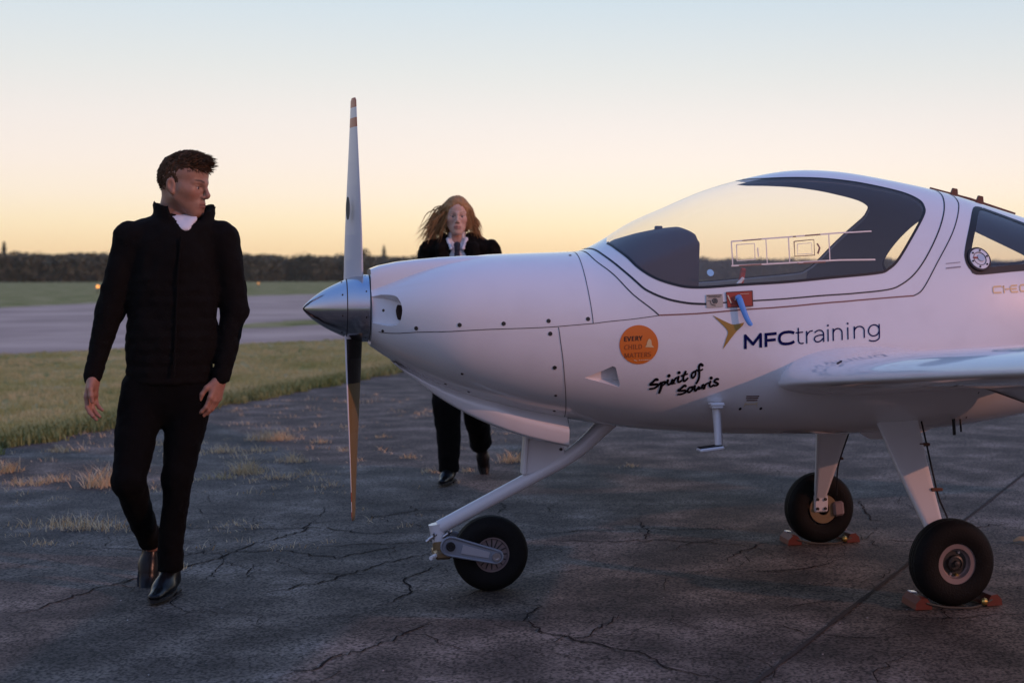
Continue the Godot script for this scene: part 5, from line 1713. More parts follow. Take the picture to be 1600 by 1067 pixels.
func crack(parent: Node3D, p: Array, w: float, rng: RandomNumberGenerator, called := "crack") -> void:
	var fine := []
	for i in p.size() - 1:
		var ln: float = p[i].distance_to(p[i + 1])
		var n := maxi(2, int(ln / 0.035))
		for k in n:
			var q: Vector2 = p[i].lerp(p[i + 1], float(k) / n)
			if called == "crack": q += Vector2(rng.randfn(0, 0.009), rng.randfn(0, 0.016))
			fine.append(q)
	fine.append(p[-1])
	var md := MD.new()
	var k0 := 0
	for i in fine.size():
		var d: Vector2 = (fine[mini(i + 1, fine.size() - 1)] - fine[maxi(i - 1, 0)]).normalized()
		var taper := 1.0 if called != "crack" else clampf(minf(i, fine.size() - 1 - i) / 6.0, 0.15, 1.0)
		var ww := w * taper * rng.randf_range(0.55, 1.3) / 2
		for s in [-1, 1]:
			var q2: Vector2 = fine[i] + d.orthogonal() * ww * s
			md.add(Vector3(q2.x, 0.0032, q2.y), Vector3.UP)
	for i in fine.size() - 1:
		var a := k0 + i * 2
		var q := (md.v[a + 2] - md.v[a]).cross(md.v[a + 1] - md.v[a])
		if q.y > 0: md.tri(a, a + 2, a + 1); md.tri(a + 1, a + 2, a + 3)
		else: md.tri(a, a + 1, a + 2); md.tri(a + 1, a + 3, a + 2)
	part(called, md, M.crack if called == "crack" else M.joint, parent)

func tuft(w: float, h: float, blades: int, rng: RandomNumberGenerator, green: float, spread := 1.0) -> MD:
	var md := MD.new()
	for k in blades:
		var g := rng.randf()
		md.col = Color(0.62, 0.40, 0.20).lerp(Color(0.82, 0.66, 0.40), g).lerp(Color(0.16, 0.19, 0.055), green * rng.randf_range(0.6, 1.0))
		var b := Vector3(rng.randfn(0, w * 0.26), 0, rng.randfn(0, minf(w, 0.22) * 0.26 * spread))
		var hh := h * (0.25 + 0.95 * pow(rng.randf(), 1.7)) * (1.0 - 0.4 * absf(b.x) / maxf(w * 0.5, 0.01))
		if hh < 0.008: continue
		var a := rng.randf() * TAU
		var lean := Vector3(cos(a), 0, sin(a)) * hh * rng.randf_range(0.3, 1.7)
		var e := Vector3(-sin(a + 0.7), 0, cos(a + 0.7)) * rng.randf_range(0.0014, 0.0027)
		var m := b + Vector3(0, hh * 0.6, 0) + lean * 0.35
		var t := b + Vector3(0, hh, 0) + lean
		md.face([b - e, b + e, m + e * 0.8, m - e * 0.8])
		md.face([m - e * 0.8, m + e * 0.8, t])
	return md

func place_tufts() -> void:
	var rng := RandomNumberGenerator.new()
	rng.seed = 77
	# x, z, width, height, greenness, label
	for q in [
		[-2.96, -7.83, 0.49, 0.11, 0.05, "long strip of dry straw-coloured grass in a crack, left of the man's knees"],
		[-2.95, -7.34, 0.10, 0.06, 0.0, "small pale dry sprig alone on the tarmac below the long straw strip"],
		[-3.40, -9.40, 0.18, 0.21, 0.02, "tall rusty dry weed clump right beside the man's bent knee"],
		[-3.90, -9.49, 0.24, 0.09, 0.25, "low brownish grass clump on the tarmac near the left edge of the photo"],
		[-3.77, -9.64, 0.16, 0.10, 0.1, "dry grass clump between the rusty weed and the left photo edge"],
		[-3.17, -11.21, 0.21, 0.10, 0.1, "dry clump seen between the man's left hand and thigh"],
		[-3.00, -12.05, 0.30, 0.16, 0.05, "pale feathery dry grass below the verge, right of the man's hand"],
		[-2.66, -10.01, 0.21, 0.16, 0.3, "bushy olive weed clump on the tarmac midway between man and propeller"],
		[-2.76, -9.76, 0.16, 0.08, 0.55, "low green weed just left of the bushy olive clump"],
		[-2.40, -9.76, 0.21, 0.07, 0.1, "flat straw patch right of the bushy olive clump"],
		[-2.50, -10.63, 0.18, 0.11, 0.15, "dry clump behind the flat straw patch"],
		[-2.58, -11.86, 0.10, 0.09, 0.05, "little orange-brown tuft farther back, left of the lower propeller blade"],
		[-1.96, -9.40, 0.12, 0.05, 0.1, "tiny straw tuft just left of the lower propeller blade"],
		[-4.27, -10.08, 0.14, 0.14, 0.3, "weed clump cut by the left edge of the photo"],
		[-2.20, -7.95, 0.17, 0.04, 0.15, "low flat grass streak on a crack right of the man's calf"],
		[-2.07, -6.73, 0.05, 0.05, 0.0, "tiny pale weed right behind the man's front shoe"],
		[-2.59, -13.07, 0.22, 0.04, 0.4, "flat greenish streak on the tarmac close to the verge, left of the propeller"],
		[-2.17, -12.24, 0.12, 0.05, 0.4, "small green weed right of the propeller blade, far back"],
		[-1.72, -10.86, 0.09, 0.07, 0.35, "small weed left of the woman's front leg"],
		[-1.46, -10.08, 0.13, 0.06, 0.05, "straw tuft at the woman's front shoe"],
		[-0.97, -10.63, 0.16, 0.14, 0.0, "orange dry tuft right of the woman's raised foot"],
		[-0.83, -10.35, 0.13, 0.05, 0.1, "flat dry tuft beside the orange one, before the nose-gear gusset"],
		[-0.14, -10.35, 0.13, 0.05, 0.1, "dry tuft under the fuselage right of the nose strut"],
		[-2.27, -11.30, 0.10, 0.07, 0.1, "small dry tuft far back, just left of the propeller blade"],
		[-2.25, -9.95, 0.17, 0.06, 0.2, "thin spread of dry stalks left of the propeller tip"],
		[-3.82, -11.68, 0.20, 0.07, 0.15, "dry fringe tuft at the verge behind the man's right thigh"],
		[-4.35, -11.25, 0.24, 0.09, 0.1, "reddish dry tuft at the foot of the green verge, far left"],
		[-1.42, -9.34, 0.20, 0.02, 0.0, "thin straw litter on the tarmac in front of the woman"],
		[-1.22, -10.08, 0.09, 0.06, 0.05, "tiny dry tuft between the woman's feet"],
		[-2.91, -9.64, 0.12, 0.05, 0.15, "small dry tuft close behind the man's left calf"],
		[-2.89, -11.30, 0.19, 0.08, 0.1, "dry clump in front of the pale feathery grass"]]:
		var n := int(clampf(q[2] * q[3] * 6500, 20, 300))
		var o := part("weed_tuft", tuft(q[2] * 1.3, q[3] * 0.72, n, rng, q[4]), M.blades, self)
		o.position = Vector3(q[0], 0.002, q[1])
		o.rotation.y = rng.randf_range(-0.3, 0.3)
		tag(o, q[5], "weed", "weeds growing in the tarmac")
	var lf := MD.new()
	lf.grid([[Vector3(-0.035, 0.004, -0.01), Vector3(-0.03, 0.012, 0.0), Vector3(-0.03, 0.004, 0.012)], [Vector3(0, 0.022, -0.02), Vector3(0, 0.03, 0.0), Vector3(0, 0.014, 0.022)], [Vector3(0.03, 0.018, -0.016), Vector3(0.034, 0.03, 0.0), Vector3(0.03, 0.006, 0.016)], [Vector3(0.055, 0.006, -0.002), Vector3(0.056, 0.009, 0.0), Vector3(0.055, 0.004, 0.003)]], false)
	var o2 := part("dry_leaf", lf, M.leaf, self)
	o2.position = Vector3(1.80, 0.004, -7.40)
	tag(o2, "curled tan dry leaf on the tarmac at the right edge of the photo", "leaf")

func gravel() -> void:  # grit and small stones lying loose on the tarmac
	var rng := RandomNumberGenerator.new()
	rng.seed = 14
	var st := MD.new()
	var ps := []
	for k in 3:
		var ro := []
		for j in 6:
			var a := TAU * j / 6
			ro.append(Vector3(cos(a) * [1.0, 0.8, 0.2][k] * (1 + 0.25 * sin(j * 2.7)), [0.0, 0.5, 0.85][k], sin(a) * [0.8, 0.6, 0.15][k]))
		ro.reverse()
		ps.append(ro)
	st.grid(ps)
	var m := st.mesh()
	m.surface_set_material(0, M.grit)
	var mm := MultiMesh.new()
	mm.transform_format = MultiMesh.TRANSFORM_3D
	mm.use_colors = true
	mm.mesh = m
	mm.instance_count = 2600
	for i in 2600:
		var z := -4.2 - pow(rng.randf(), 1.3) * 14.0
		var x := rng.randf_range(-0.42, 0.3) * -z + 0.4
		if x < -3.3 - (z + 20.8) * 0.161: x = 0.1 * -z
		var s := 0.0016 + 0.0035 * pow(rng.randf(), 4.0)
		mm.set_instance_transform(i, Transform3D(Basis(Vector3.UP, rng.randf() * TAU).scaled(Vector3.ONE * s), Vector3(x, 0.001, z)))
		var g := lerpf(0.04, 0.4, pow(rng.randf(), 3.0))
		mm.set_instance_color(i, Color(g, g * 0.93, g * 0.86))
	var o := MultiMeshInstance3D.new()
	o.multimesh = mm
	o.name = "grit"
	add_child(o)
	o.set_meta("kind", "stuff")
	tag(o, "fine grit and small pale stones lying loose on the tarmac", "grit")

func stubble() -> void:  # stray dry stalks and low sprigs scattered over the old tarmac
	var rng := RandomNumberGenerator.new()
	rng.seed = 51
	var nz := noise(0.9, 6, 2)
	var m := tuft(0.10, 0.05, 9, rng, 0.1, 2.0).mesh()
	m.surface_set_material(0, M.blades)
	var xs := []
	while xs.size() < 260:
		var z := -7.2 - 9.5 * pow(rng.randf(), 1.2)
		var x := lerpf(-3.4 - (z + 20.8) * 0.161, -1.0, pow(rng.randf(), 1.4))
		if nz.get_noise_2d(x * 1.2, z) < 0.05 and rng.randf() < 0.85: continue
		var s := rng.randf_range(0.35, 1.1)
		xs.append(Transform3D(Basis(Vector3.UP, rng.randf() * TAU).scaled(Vector3(s * 1.2, s, s * 1.2)), Vector3(x, 0.001, z)))
	var mm := MultiMesh.new()
	mm.transform_format = MultiMesh.TRANSFORM_3D
	mm.mesh = m
	mm.instance_count = xs.size()
	for i in xs.size(): mm.set_instance_transform(i, xs[i])
	var o := MultiMeshInstance3D.new()
	o.multimesh = mm
	o.name = "dry_stubble"
	add_child(o)
	o.set_meta("kind", "stuff")
	tag(o, "stray dry stalks and low sprigs scattered over the old tarmac", "stubble")

func verge_grass() -> void:
	var rng := RandomNumberGenerator.new()
	rng.seed = 5
	var clump := MD.new()
	for k in 16:
		var g := rng.randf()
		clump.col = Color(1, 1, 1) * lerpf(0.75, 1.2, g)
		var b := Vector3(rng.randfn(0, 0.05), 0, rng.randfn(0, 0.05))
		var h := rng.randf_range(0.03, 0.09)
		var a := rng.randf() * TAU
		var e := Vector3(-sin(a), 0, cos(a)) * 0.0035
		var lean := Vector3(cos(a), 0, sin(a)) * h * rng.randf_range(0.2, 0.9)
		var m := b + Vector3(0, h * 0.65, 0) + lean * 0.35
		clump.face([b - e, b + e, m + e, m - e])
		clump.face([m - e, m + e, b + Vector3(0, h, 0) + lean])
	var cm := clump.mesh()
	cm.surface_set_material(0, M.blades)
	var big := noise(0.35, 4, 3)
	var road := PackedVector2Array(pts(TAXI))
	var xs := []
	var cs := []
	for k in 42000:
		var z := -9.0 - pow(rng.randf(), 1.6) * 32.0
		var ex := -3.43 - (z + 20.8) * 0.161      # where the tarmac ends
		var x := ex - pow(rng.randf(), 1.5) * (4.0 + (-z - 9.0) * 0.55)
		if Geometry2D.is_point_in_polygon(Vector2(x, z), road): continue
		var edge := smoothstep(0.9, 0.05, ex - x + 0.12 * big.get_noise_2d(x * 6, z * 6))
		var s := rng.randf_range(0.5, 1.0) * (0.7 + 0.8 * edge)
		xs.append(Transform3D(Basis(Vector3.UP, rng.randf() * TAU).scaled(Vector3(s, s, s)), Vector3(x + 0.22 * big.get_noise_2d(z * 9, 3.0), -0.008, z)))
		var t := clampf(0.5 + 0.9 * big.get_noise_2d(x * 2.0, z), 0, 1)
		cs.append(Color(0.58, 0.51, 0.26).lerp(Color(0.34, 0.36, 0.125), t).lerp(Color(0.15, 0.20, 0.05), edge * 0.7))
	var mm := MultiMesh.new()
	mm.transform_format = MultiMesh.TRANSFORM_3D
	mm.use_colors = true
	mm.mesh = cm
	mm.instance_count = xs.size()
	for i in xs.size():
		mm.set_instance_transform(i, xs[i])
		mm.set_instance_color(i, cs[i])
	var o := MultiMeshInstance3D.new()
	o.multimesh = mm
	o.name = "verge_grass"
	add_child(o)
	o.set_meta("kind", "stuff")
	tag(o, "rough mown grass verge between the tarmac and the taxiway", "grass")

func tree_mesh(kind: int, rng: RandomNumberGenerator) -> Array:  # [trunk, crown], about 8 m tall
	var tk := MD.new()
	var cr := MD.new()
	tk.tube([Vector3(0, 0, 0), Vector3(0.08, 2.5, 0.05), Vector3(0.0, 7.2, 0)], [0.16, 0.12, 0.03], 6)
	var n := 900
	for k in n:
		var p: Vector3
		if kind == 0:  # spruce: tiers
			var u := pow(rng.randf(), 0.6)
			var r := u * 1.5 * (0.75 + 0.25 * sin(u * 40.0))
			var a := rng.randf() * TAU
			p = Vector3(cos(a) * r * sqrt(rng.randf_range(0.2, 1)), 8.3 - u * 7.7, sin(a) * r * sqrt(rng.randf_range(0.2, 1)))
		else:  # leafy: several lobes
			var lobe := k % 9
			var c := Vector3(sin(lobe * 2.4) * 1.1, 3.0 + lobe * 0.45 + 0.6 * sin(lobe * 5.0 + kind), cos(lobe * 2.4) * 1.1)
			p = c + Vector3(rng.randfn(0, 0.62), rng.randfn(0, 0.6), rng.randfn(0, 0.62))
			if k % 6 == 0: p = Vector3(rng.randfn(0, 0.9), rng.randf_range(0.3, 2.6), rng.randfn(0, 0.9))
		var w := rng.randf_range(0.16, 0.34)
		var b := Basis.from_euler(Vector3(rng.randf() * TAU, rng.randf() * TAU, 0))
		var g := rng.randf_range(0.7, 1.35)
		cr.col = Color(0.105, 0.105, 0.055) * g if kind != 0 else Color(0.085, 0.095, 0.055) * g
		cr.face([p + b * Vector3(-w, -w * 0.6, 0), p + b * Vector3(w, -w * 0.7, 0), p + b * Vector3(w * 0.8, w * 0.7, 0), p + b * Vector3(-w * 0.5, w, 0)])
	return [tk, cr]

func treeline() -> void:
	var rng := RandomNumberGenerator.new()
	rng.seed = 3
	var protos := []
	for k in 3: protos.append(tree_mesh(k, rng))
	for k in 3:
		var md := MD.new()
		for q in protos[k]:
			var base := md.v.size()
			md.v.append_array(q.v); md.n.append_array(q.n)
			md.c.append_array(q.c if q == protos[k][1] else PackedColorArray(Array(q.c).map(func(_c): return Color(0.05, 0.04, 0.03))))
			for i in q.t: md.t.push_back(i + base)
		var m := md.mesh()
		m.surface_set_material(0, M.foliage)
		var xs := []
		for i in (150 if k == 0 else 560):
			var x := rng.randf_range(-250, 190)
			var z := -330.0 - (x + 160.0) * 0.75 - absf(rng.randfn(0, 14)) * (2.0 if i % 3 == 0 else 1.0)
			if x < -160: z = -330.0 - absf(rng.randfn(0, 16))
			var s := rng.randf_range(0.7, 1.02) * (1.0 - 0.0004 * (z + 330.0)) * (0.83 if k == 0 else 0.92)
			xs.append(Transform3D(Basis(Vector3.UP, rng.randf() * TAU).scaled(Vector3(s * (1.25 if k == 0 else 1.9), s * (1.0 if k == 0 else 0.98), s * (1.25 if k == 0 else 1.9))), Vector3(x, -0.1, z)))
		var mm := MultiMesh.new()
		mm.transform_format = MultiMesh.TRANSFORM_3D
		mm.mesh = m
		mm.instance_count = xs.size()
		for i in xs.size(): mm.set_instance_transform(i, xs[i])
		var o := MultiMeshInstance3D.new()
		o.multimesh = mm
		o.name = numbered("woodland")
		add_child(o)
		o.set_meta("kind", "stuff")
		tag(o, ["dark spruces in the far wood along the airfield edge", "broad leafy trees in the far wood along the airfield edge", "rounded mixed trees in the far wood along the airfield edge"][k], "woodland", "the far treeline")
	for q in [[-147, -345, 1.12, 0, "pointed spruce standing above the treeline at the far left"], [-121, -365, 1.1, 1, "leafy treetop rising over the treeline left of the man"], [-76, -405, 1.12, 1, "leafy treetop rising over the treeline right of the man"], [-62, -415, 1.1, 2, "round treetop rising over the treeline between man and propeller"], [-79, -450, 1.3, 0, "slim spruce tip above the treeline just right of the propeller blade"]]:
		var T := thing("tree", q[4], "tree", Vector3(q[0], -0.1, q[1]), q[0], "taller trees of the treeline")
		T.scale = Vector3.ONE * float(q[2])
		part("trunk", protos[q[3]][0], M.bark, T)
		part("crown", protos[q[3]][1], M.foliage, T)

func runway_lamp(at: Vector3, label: String, e: float) -> void:
	var L := thing("runway_lamp", label, "runway light", at, 0.0, "runway edge lights")
	var st := MD.new()
	st.tube([Vector3(0, 0, 0), Vector3(0, 0.42, 0)], [0.03], 8)
	st.lathe([Vector2(0.0, 0.12), Vector2(0.03, 0.12), Vector2(0.04, 0.0)], Transform3D(Basis(Vector3.RIGHT, -PI / 2), Vector3.ZERO), 12)
	part("stake", st, M.dark_metal, L)
	var gl := MD.new()
	gl.lathe([Vector2(0.0, 0.0), Vector2(0.0, 0.10), Vector2(0.10, 0.11), Vector2(0.17, 0.06), Vector2(0.19, 0.0)], Transform3D(Basis(Vector3.RIGHT, -PI / 2), Vector3(0, 0.42, 0)), 12)
	var m := mat(0.8, 0.4, 0.12, 0.3)
	m.emission_enabled = true
	m.emission = Color(1.0, 0.62, 0.25)
	m.emission_energy_multiplier = e
	part("lamp_globe", gl, m, L)
	var l := OmniLight3D.new()
	l.light_color = Color(1.0, 0.62, 0.25)
	l.light_energy = 0.05
	l.light_size = 0.08
	l.omni_range = 400.0
	l.omni_attenuation = 2.0
	l.shadow_enabled = true
	l.position = Vector3(0, 0.52, 0)
	l.name = "glow"
	L.add_child(l)

# ------------------------------------------------------------------ sky: twilight, warm where the sun has gone down, blue overhead, dusky pink opposite
func sky_image() -> Image:
	var W := 1024
	var H := 512
	var el := [-90.0, 0.0, 1.0, 2.0, 3.0, 4.2, 5.7, 7.6, 10.4, 18.0, 32.0, 55.0, 90.0]
	var front := [[0.30, 0.24, 0.2], [1.04, 0.68, 0.36], [1.05, 0.775, 0.45], [1.05, 0.86, 0.575], [1.03, 0.885, 0.71], [1.0, 0.885, 0.79], [0.94, 0.87, 0.82], [0.82, 0.835, 0.82], [0.66, 0.77, 0.845], [0.45, 0.60, 0.82], [0.28, 0.44, 0.78], [0.165, 0.33, 0.76], [0.125, 0.265, 0.70]]
	var back := [[0.10, 0.09, 0.10], [0.16, 0.165, 0.24], [0.165, 0.17, 0.245], [0.17, 0.175, 0.25], [0.18, 0.18, 0.26], [0.20, 0.19, 0.275], [0.24, 0.215, 0.305], [0.29, 0.25, 0.35], [0.35, 0.30, 0.42], [0.38, 0.37, 0.55], [0.32, 0.40, 0.69], [0.21, 0.345, 0.73], [0.125, 0.265, 0.70]]
	var im := Image.create(W, H, false, Image.FORMAT_RGBF)
	var nz := noise(0.9, 12, 3)
	for y in H:
		var e := 90.0 - (y + 0.5) * 180.0 / H
		var i := 0
		while i < el.size() - 2 and e > el[i + 1]: i += 1
		var t: float = clampf((e - el[i]) / (el[i + 1] - el[i]), 0, 1)
		var f := Vector3(front[i][0], front[i][1], front[i][2]).lerp(Vector3(front[i + 1][0], front[i + 1][1], front[i + 1][2]), t)
		var b := Vector3(back[i][0], back[i][1], back[i][2]).lerp(Vector3(back[i + 1][0], back[i + 1][1], back[i + 1][2]), t)
		for x in W:
			var az := TAU * (x + 0.5) / W
			var w := pow(0.5 + 0.5 * cos(az - deg_to_rad(-10.0)), 1.3)
			var c := b.lerp(f, w)
			c *= 1.0 + 0.10 * exp(-pow(wrapf(az - deg_to_rad(6.0), -PI, PI) / 0.30, 2.0) - pow((e - 1.0) / 5.0, 2.0))
			c *= 1.0 + 0.012 * nz.get_noise_3d(cos(az) * 2.0, e * 0.12, sin(az) * 2.0)
			im.set_pixel(x, y, Color(c.x, c.y, c.z))
	return im

func make_materials() -> void:
	M.paint = mat(0.78, 0.78, 0.79, 0.38)
	M.paint.clearcoat_enabled = true
	M.paint.clearcoat = 1.0
	M.paint.clearcoat_roughness = 0.06
	var dirt := noise_tex(0.012, 31, [[0.0, 0.93], [0.45, 0.985], [1.0, 1.0]], 5)
	M.paint.albedo_texture = dirt
	M.paint.uv1_triplanar = true
	M.paint.uv1_scale = Vector3(0.7, 0.7, 0.7)
	M.gear_paint = mat(0.74, 0.74, 0.76, 0.35)
	M.gear_paint.clearcoat_enabled = true
	M.gear_paint.clearcoat = 0.6
	M.gear_paint.clearcoat_roughness = 0.15
	M.blade = mat(1, 1, 1, 0.35)
	M.blade.vertex_color_use_as_albedo = true
	M.spinner = mat(0.55, 0.57, 0.62, 0.2, 1.0)
	var brushed := noise_tex(0.02, 8, [[0.0, 0.012], [1.0, 0.045]], 4)
	M.spinner.roughness = 1.0
	M.spinner.roughness_texture = brushed
	M.spinner.uv1_triplanar = true
	M.spinner.uv1_scale = Vector3(3, 3, 3)
	M.glass = StandardMaterial3D.new()
	M.glass.transparency = BaseMaterial3D.TRANSPARENCY_ALPHA
	M.glass.albedo_color = Color(0.95, 0.95, 0.95, 0.05)
	M.glass.roughness = 0.04
	M.glass.metallic_specular = 0.36
	M.rear_glass = StandardMaterial3D.new()
	M.rear_glass.transparency = BaseMaterial3D.TRANSPARENCY_ALPHA
	M.rear_glass.albedo_color = Color(0.7, 0.72, 0.78, 0.08)
	M.rear_glass.roughness = 0.04
	M.lining = mat(0.25, 0.25, 0.26, 0.85)
	M.sill = mat(0.62, 0.57, 0.48, 0.8)
	M.charcoal = mat(0.05, 0.05, 0.058, 0.8)
	M.black_paint = mat(0.008, 0.008, 0.009, 0.5)
	M.dark_line = mat(0.03, 0.025, 0.03, 0.7)
	M.rust_line = mat(0.22, 0.09, 0.07, 0.7)
	M.clear_edge = mat(0.85, 0.72, 0.6, 0.4)
	M.amber_edge = mat(0.30, 0.16, 0.11, 0.5)
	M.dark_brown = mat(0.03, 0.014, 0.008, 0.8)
	M.sky_blue = mat(0.35, 0.62, 0.85, 0.5)
	M.red = mat(0.36, 0.045, 0.018, 0.5)
	M.beige = mat(0.46, 0.41, 0.33, 0.55)
	M.cream = mat(0.75, 0.66, 0.45, 0.6)
	M.blue_handle = mat(0.10, 0.30, 0.72, 0.4)
	M.brown = mat(0.13, 0.05, 0.028, 0.6)
	M.steel = mat(0.55, 0.55, 0.57, 0.3, 1.0)
	M.dark_metal = mat(0.06, 0.055, 0.05, 0.45, 0.6)
	M.white_metal = mat(0.8, 0.8, 0.8, 0.15)
	M.brass = mat(0.6, 0.42, 0.12, 0.35, 0.9)
	M.brass_dull = mat(0.28, 0.2, 0.11, 0.45, 0.7)
	M.rim = mat(0.26, 0.20, 0.195, 0.5, 0.2)
	M.fork = mat(0.26, 0.29, 0.34, 0.4, 0.3)
	M.fork_web = mat(0.42, 0.42, 0.45, 0.45, 0.2)
	M.rubber = mat(0.006, 0.0057, 0.0054, 0.7, 0.0, 0.3)
	M.rubber.heightmap_enabled = true
	M.rubber.heightmap_scale = 0.15
	M.rubber.heightmap_texture = noise_tex(0.05, 2, [], 4, 256)
	M.rubber.uv1_triplanar = true
	M.rubber.uv1_scale = Vector3(8, 8, 8)
	M.orange = mat(0.68, 0.17, 0.015, 0.45)
	M.brown_ink = mat(0.045, 0.015, 0.008, 0.6)
	M.orange_ink = mat(0.30, 0.065, 0.012, 0.6)
	M.gold = mat(0.36, 0.21, 0.03, 0.4)
	M.gold_pale = mat(0.72, 0.52, 0.26, 0.4)
	M.navy = mat(0.004, 0.006, 0.07, 0.7, 0.0, 0.15)
	M.ink = mat(0.006, 0.004, 0.006, 0.7, 0.0, 0.15)
	M.grey_ink = mat(0.3, 0.28, 0.32, 0.6)
	M.badge = mat(0.10, 0.11, 0.10, 0.5)
	M.chock = mat(0.13, 0.022, 0.010, 0.55)
	M.cord = mat(0.09, 0.08, 0.06, 0.9)
	# people
	M.skin = mat(1, 1, 1, 0.5)
	M.skin.vertex_color_use_as_albedo = true
	M.skin.subsurf_scatter_enabled = true
	M.skin.subsurf_scatter_strength = 0.12
	M.eye_white = mat(0.5, 0.47, 0.45, 0.2)
	M.iris_dark = mat(0.03, 0.02, 0.015, 0.15)
	M.iris_blue = mat(0.05, 0.06, 0.08, 0.15)
	M.hair_dark = mat(0.085, 0.047, 0.026, 0.75, 0.0, 0.2)
	M.hair_fair = mat(0.46, 0.29, 0.13, 0.55, 0.0, 0.3)
	M.hair_fair.backlight_enabled = true
	M.hair_fair.backlight = Color(0.8, 0.6, 0.34)
	M.black_cloth = mat(0.0085, 0.0075, 0.007, 0.85)
	M.black_trouser = mat(0.005, 0.0047, 0.0047, 0.9)
	M.brown_cloth = mat(0.009, 0.0068, 0.0055, 0.9)
	for k in ["black_cloth", "black_trouser", "brown_cloth"]:
		M[k].metallic_specular = 0.15
		M[k].rim_enabled = true
		M[k].rim = 0.06
		M[k].heightmap_enabled = true
		M[k].heightmap_scale = 0.2
		M[k].heightmap_texture = M.rubber.heightmap_texture
		M[k].uv1_triplanar = true
		M[k].uv1_scale = Vector3(9, 9, 9)
	M.navy_cloth = mat(0.012, 0.014, 0.03, 0.7)
	M.shirt = mat(0.72, 0.72, 0.75, 0.8)
	M.leather = mat(0.006, 0.006, 0.0065, 0.3, 0.0, 0.35)
	M.sole = mat(0.02, 0.017, 0.015, 0.7)
	# surroundings
	M.tarmac = world_mapped(mat(1, 1, 1, 0.8), 0.16)
	M.tarmac.albedo_texture = noise_tex(0.011, 6, [[0.15, Color(0.088, 0.069, 0.055)], [0.42, Color(0.138, 0.107, 0.084)], [0.56, Color(0.176, 0.137, 0.107)], [0.7, Color(0.23, 0.18, 0.14)], [0.88, Color(0.31, 0.245, 0.195)]], 7, 1024)
	M.tarmac.detail_enabled = true
	M.tarmac.detail_blend_mode = BaseMaterial3D.BLEND_MODE_MUL
	M.tarmac.detail_uv_layer = BaseMaterial3D.DETAIL_UV_2
	M.tarmac.uv2_triplanar = true
	M.tarmac.uv2_world_triplanar = true
	M.tarmac.uv2_scale = Vector3(1.1, 1.1, 1.1)
	M.tarmac.detail_albedo = noise_tex(0.11, 9, [[0.28, 0.22], [0.42, 0.5], [0.52, 0.74], [0.62, 0.96], [0.7, 1.0]], 2, 1024, FastNoiseLite.TYPE_VALUE)
	M.tarmac.heightmap_enabled = true
	M.tarmac.heightmap_scale = 0.35
	M.tarmac.heightmap_texture = noise_tex(0.3, 10, [], 3, 2048)
	M.tarmac.metallic_specular = 0.3
	M.crack = mat(0.026, 0.022, 0.020, 0.95, 0.0, 0.1)
	M.joint = mat(0.07, 0.058, 0.048, 0.95, 0.0, 0.1)
	M.taxiway = world_mapped(mat(1, 1, 1, 0.85), 0.03)
	M.taxiway.albedo_texture = noise_tex(0.012, 16, [[0.2, Color(0.32, 0.225, 0.175)], [0.5, Color(0.42, 0.30, 0.235)], [0.8, Color(0.52, 0.385, 0.30)]], 5)
	M.field = world_mapped(mat(1, 1, 1, 0.95), 0.035)
	M.field.albedo_texture = noise_tex(0.012, 18, [[0.2, Color(0.19, 0.215, 0.065)], [0.45, Color(0.335, 0.325, 0.12)], [0.62, Color(0.44, 0.395, 0.18)], [0.8, Color(0.54, 0.465, 0.25)]], 6, 1024)
	M.field.metallic_specular = 0.1
	M.field.detail_enabled = true
	M.field.detail_blend_mode = BaseMaterial3D.BLEND_MODE_MUL
	M.field.detail_uv_layer = BaseMaterial3D.DETAIL_UV_2
	M.field.uv2_triplanar = true
	M.field.uv2_world_triplanar = true
	M.field.uv2_scale = Vector3(0.6, 0.6, 0.6)
	M.field.detail_albedo = noise_tex(0.08, 19, [[0.0, 0.45], [0.5, 0.8], [1.0, 1.0]], 5)
	M.blades = mat(1, 1, 1, 0.8)
	M.blades.vertex_color_use_as_albedo = true
	M.blades.backlight_enabled = true
	M.blades.backlight = Color(0.5, 0.5, 0.5)
	M.grit = mat(1, 1, 1, 0.8)
	M.grit.vertex_color_use_as_albedo = true
	M.leaf = mat(0.36, 0.25, 0.12, 0.7)
	M.bark = mat(0.05, 0.04, 0.03, 0.9)
	M.foliage = mat(1, 1, 1, 0.8)
	M.foliage.vertex_color_use_as_albedo = true

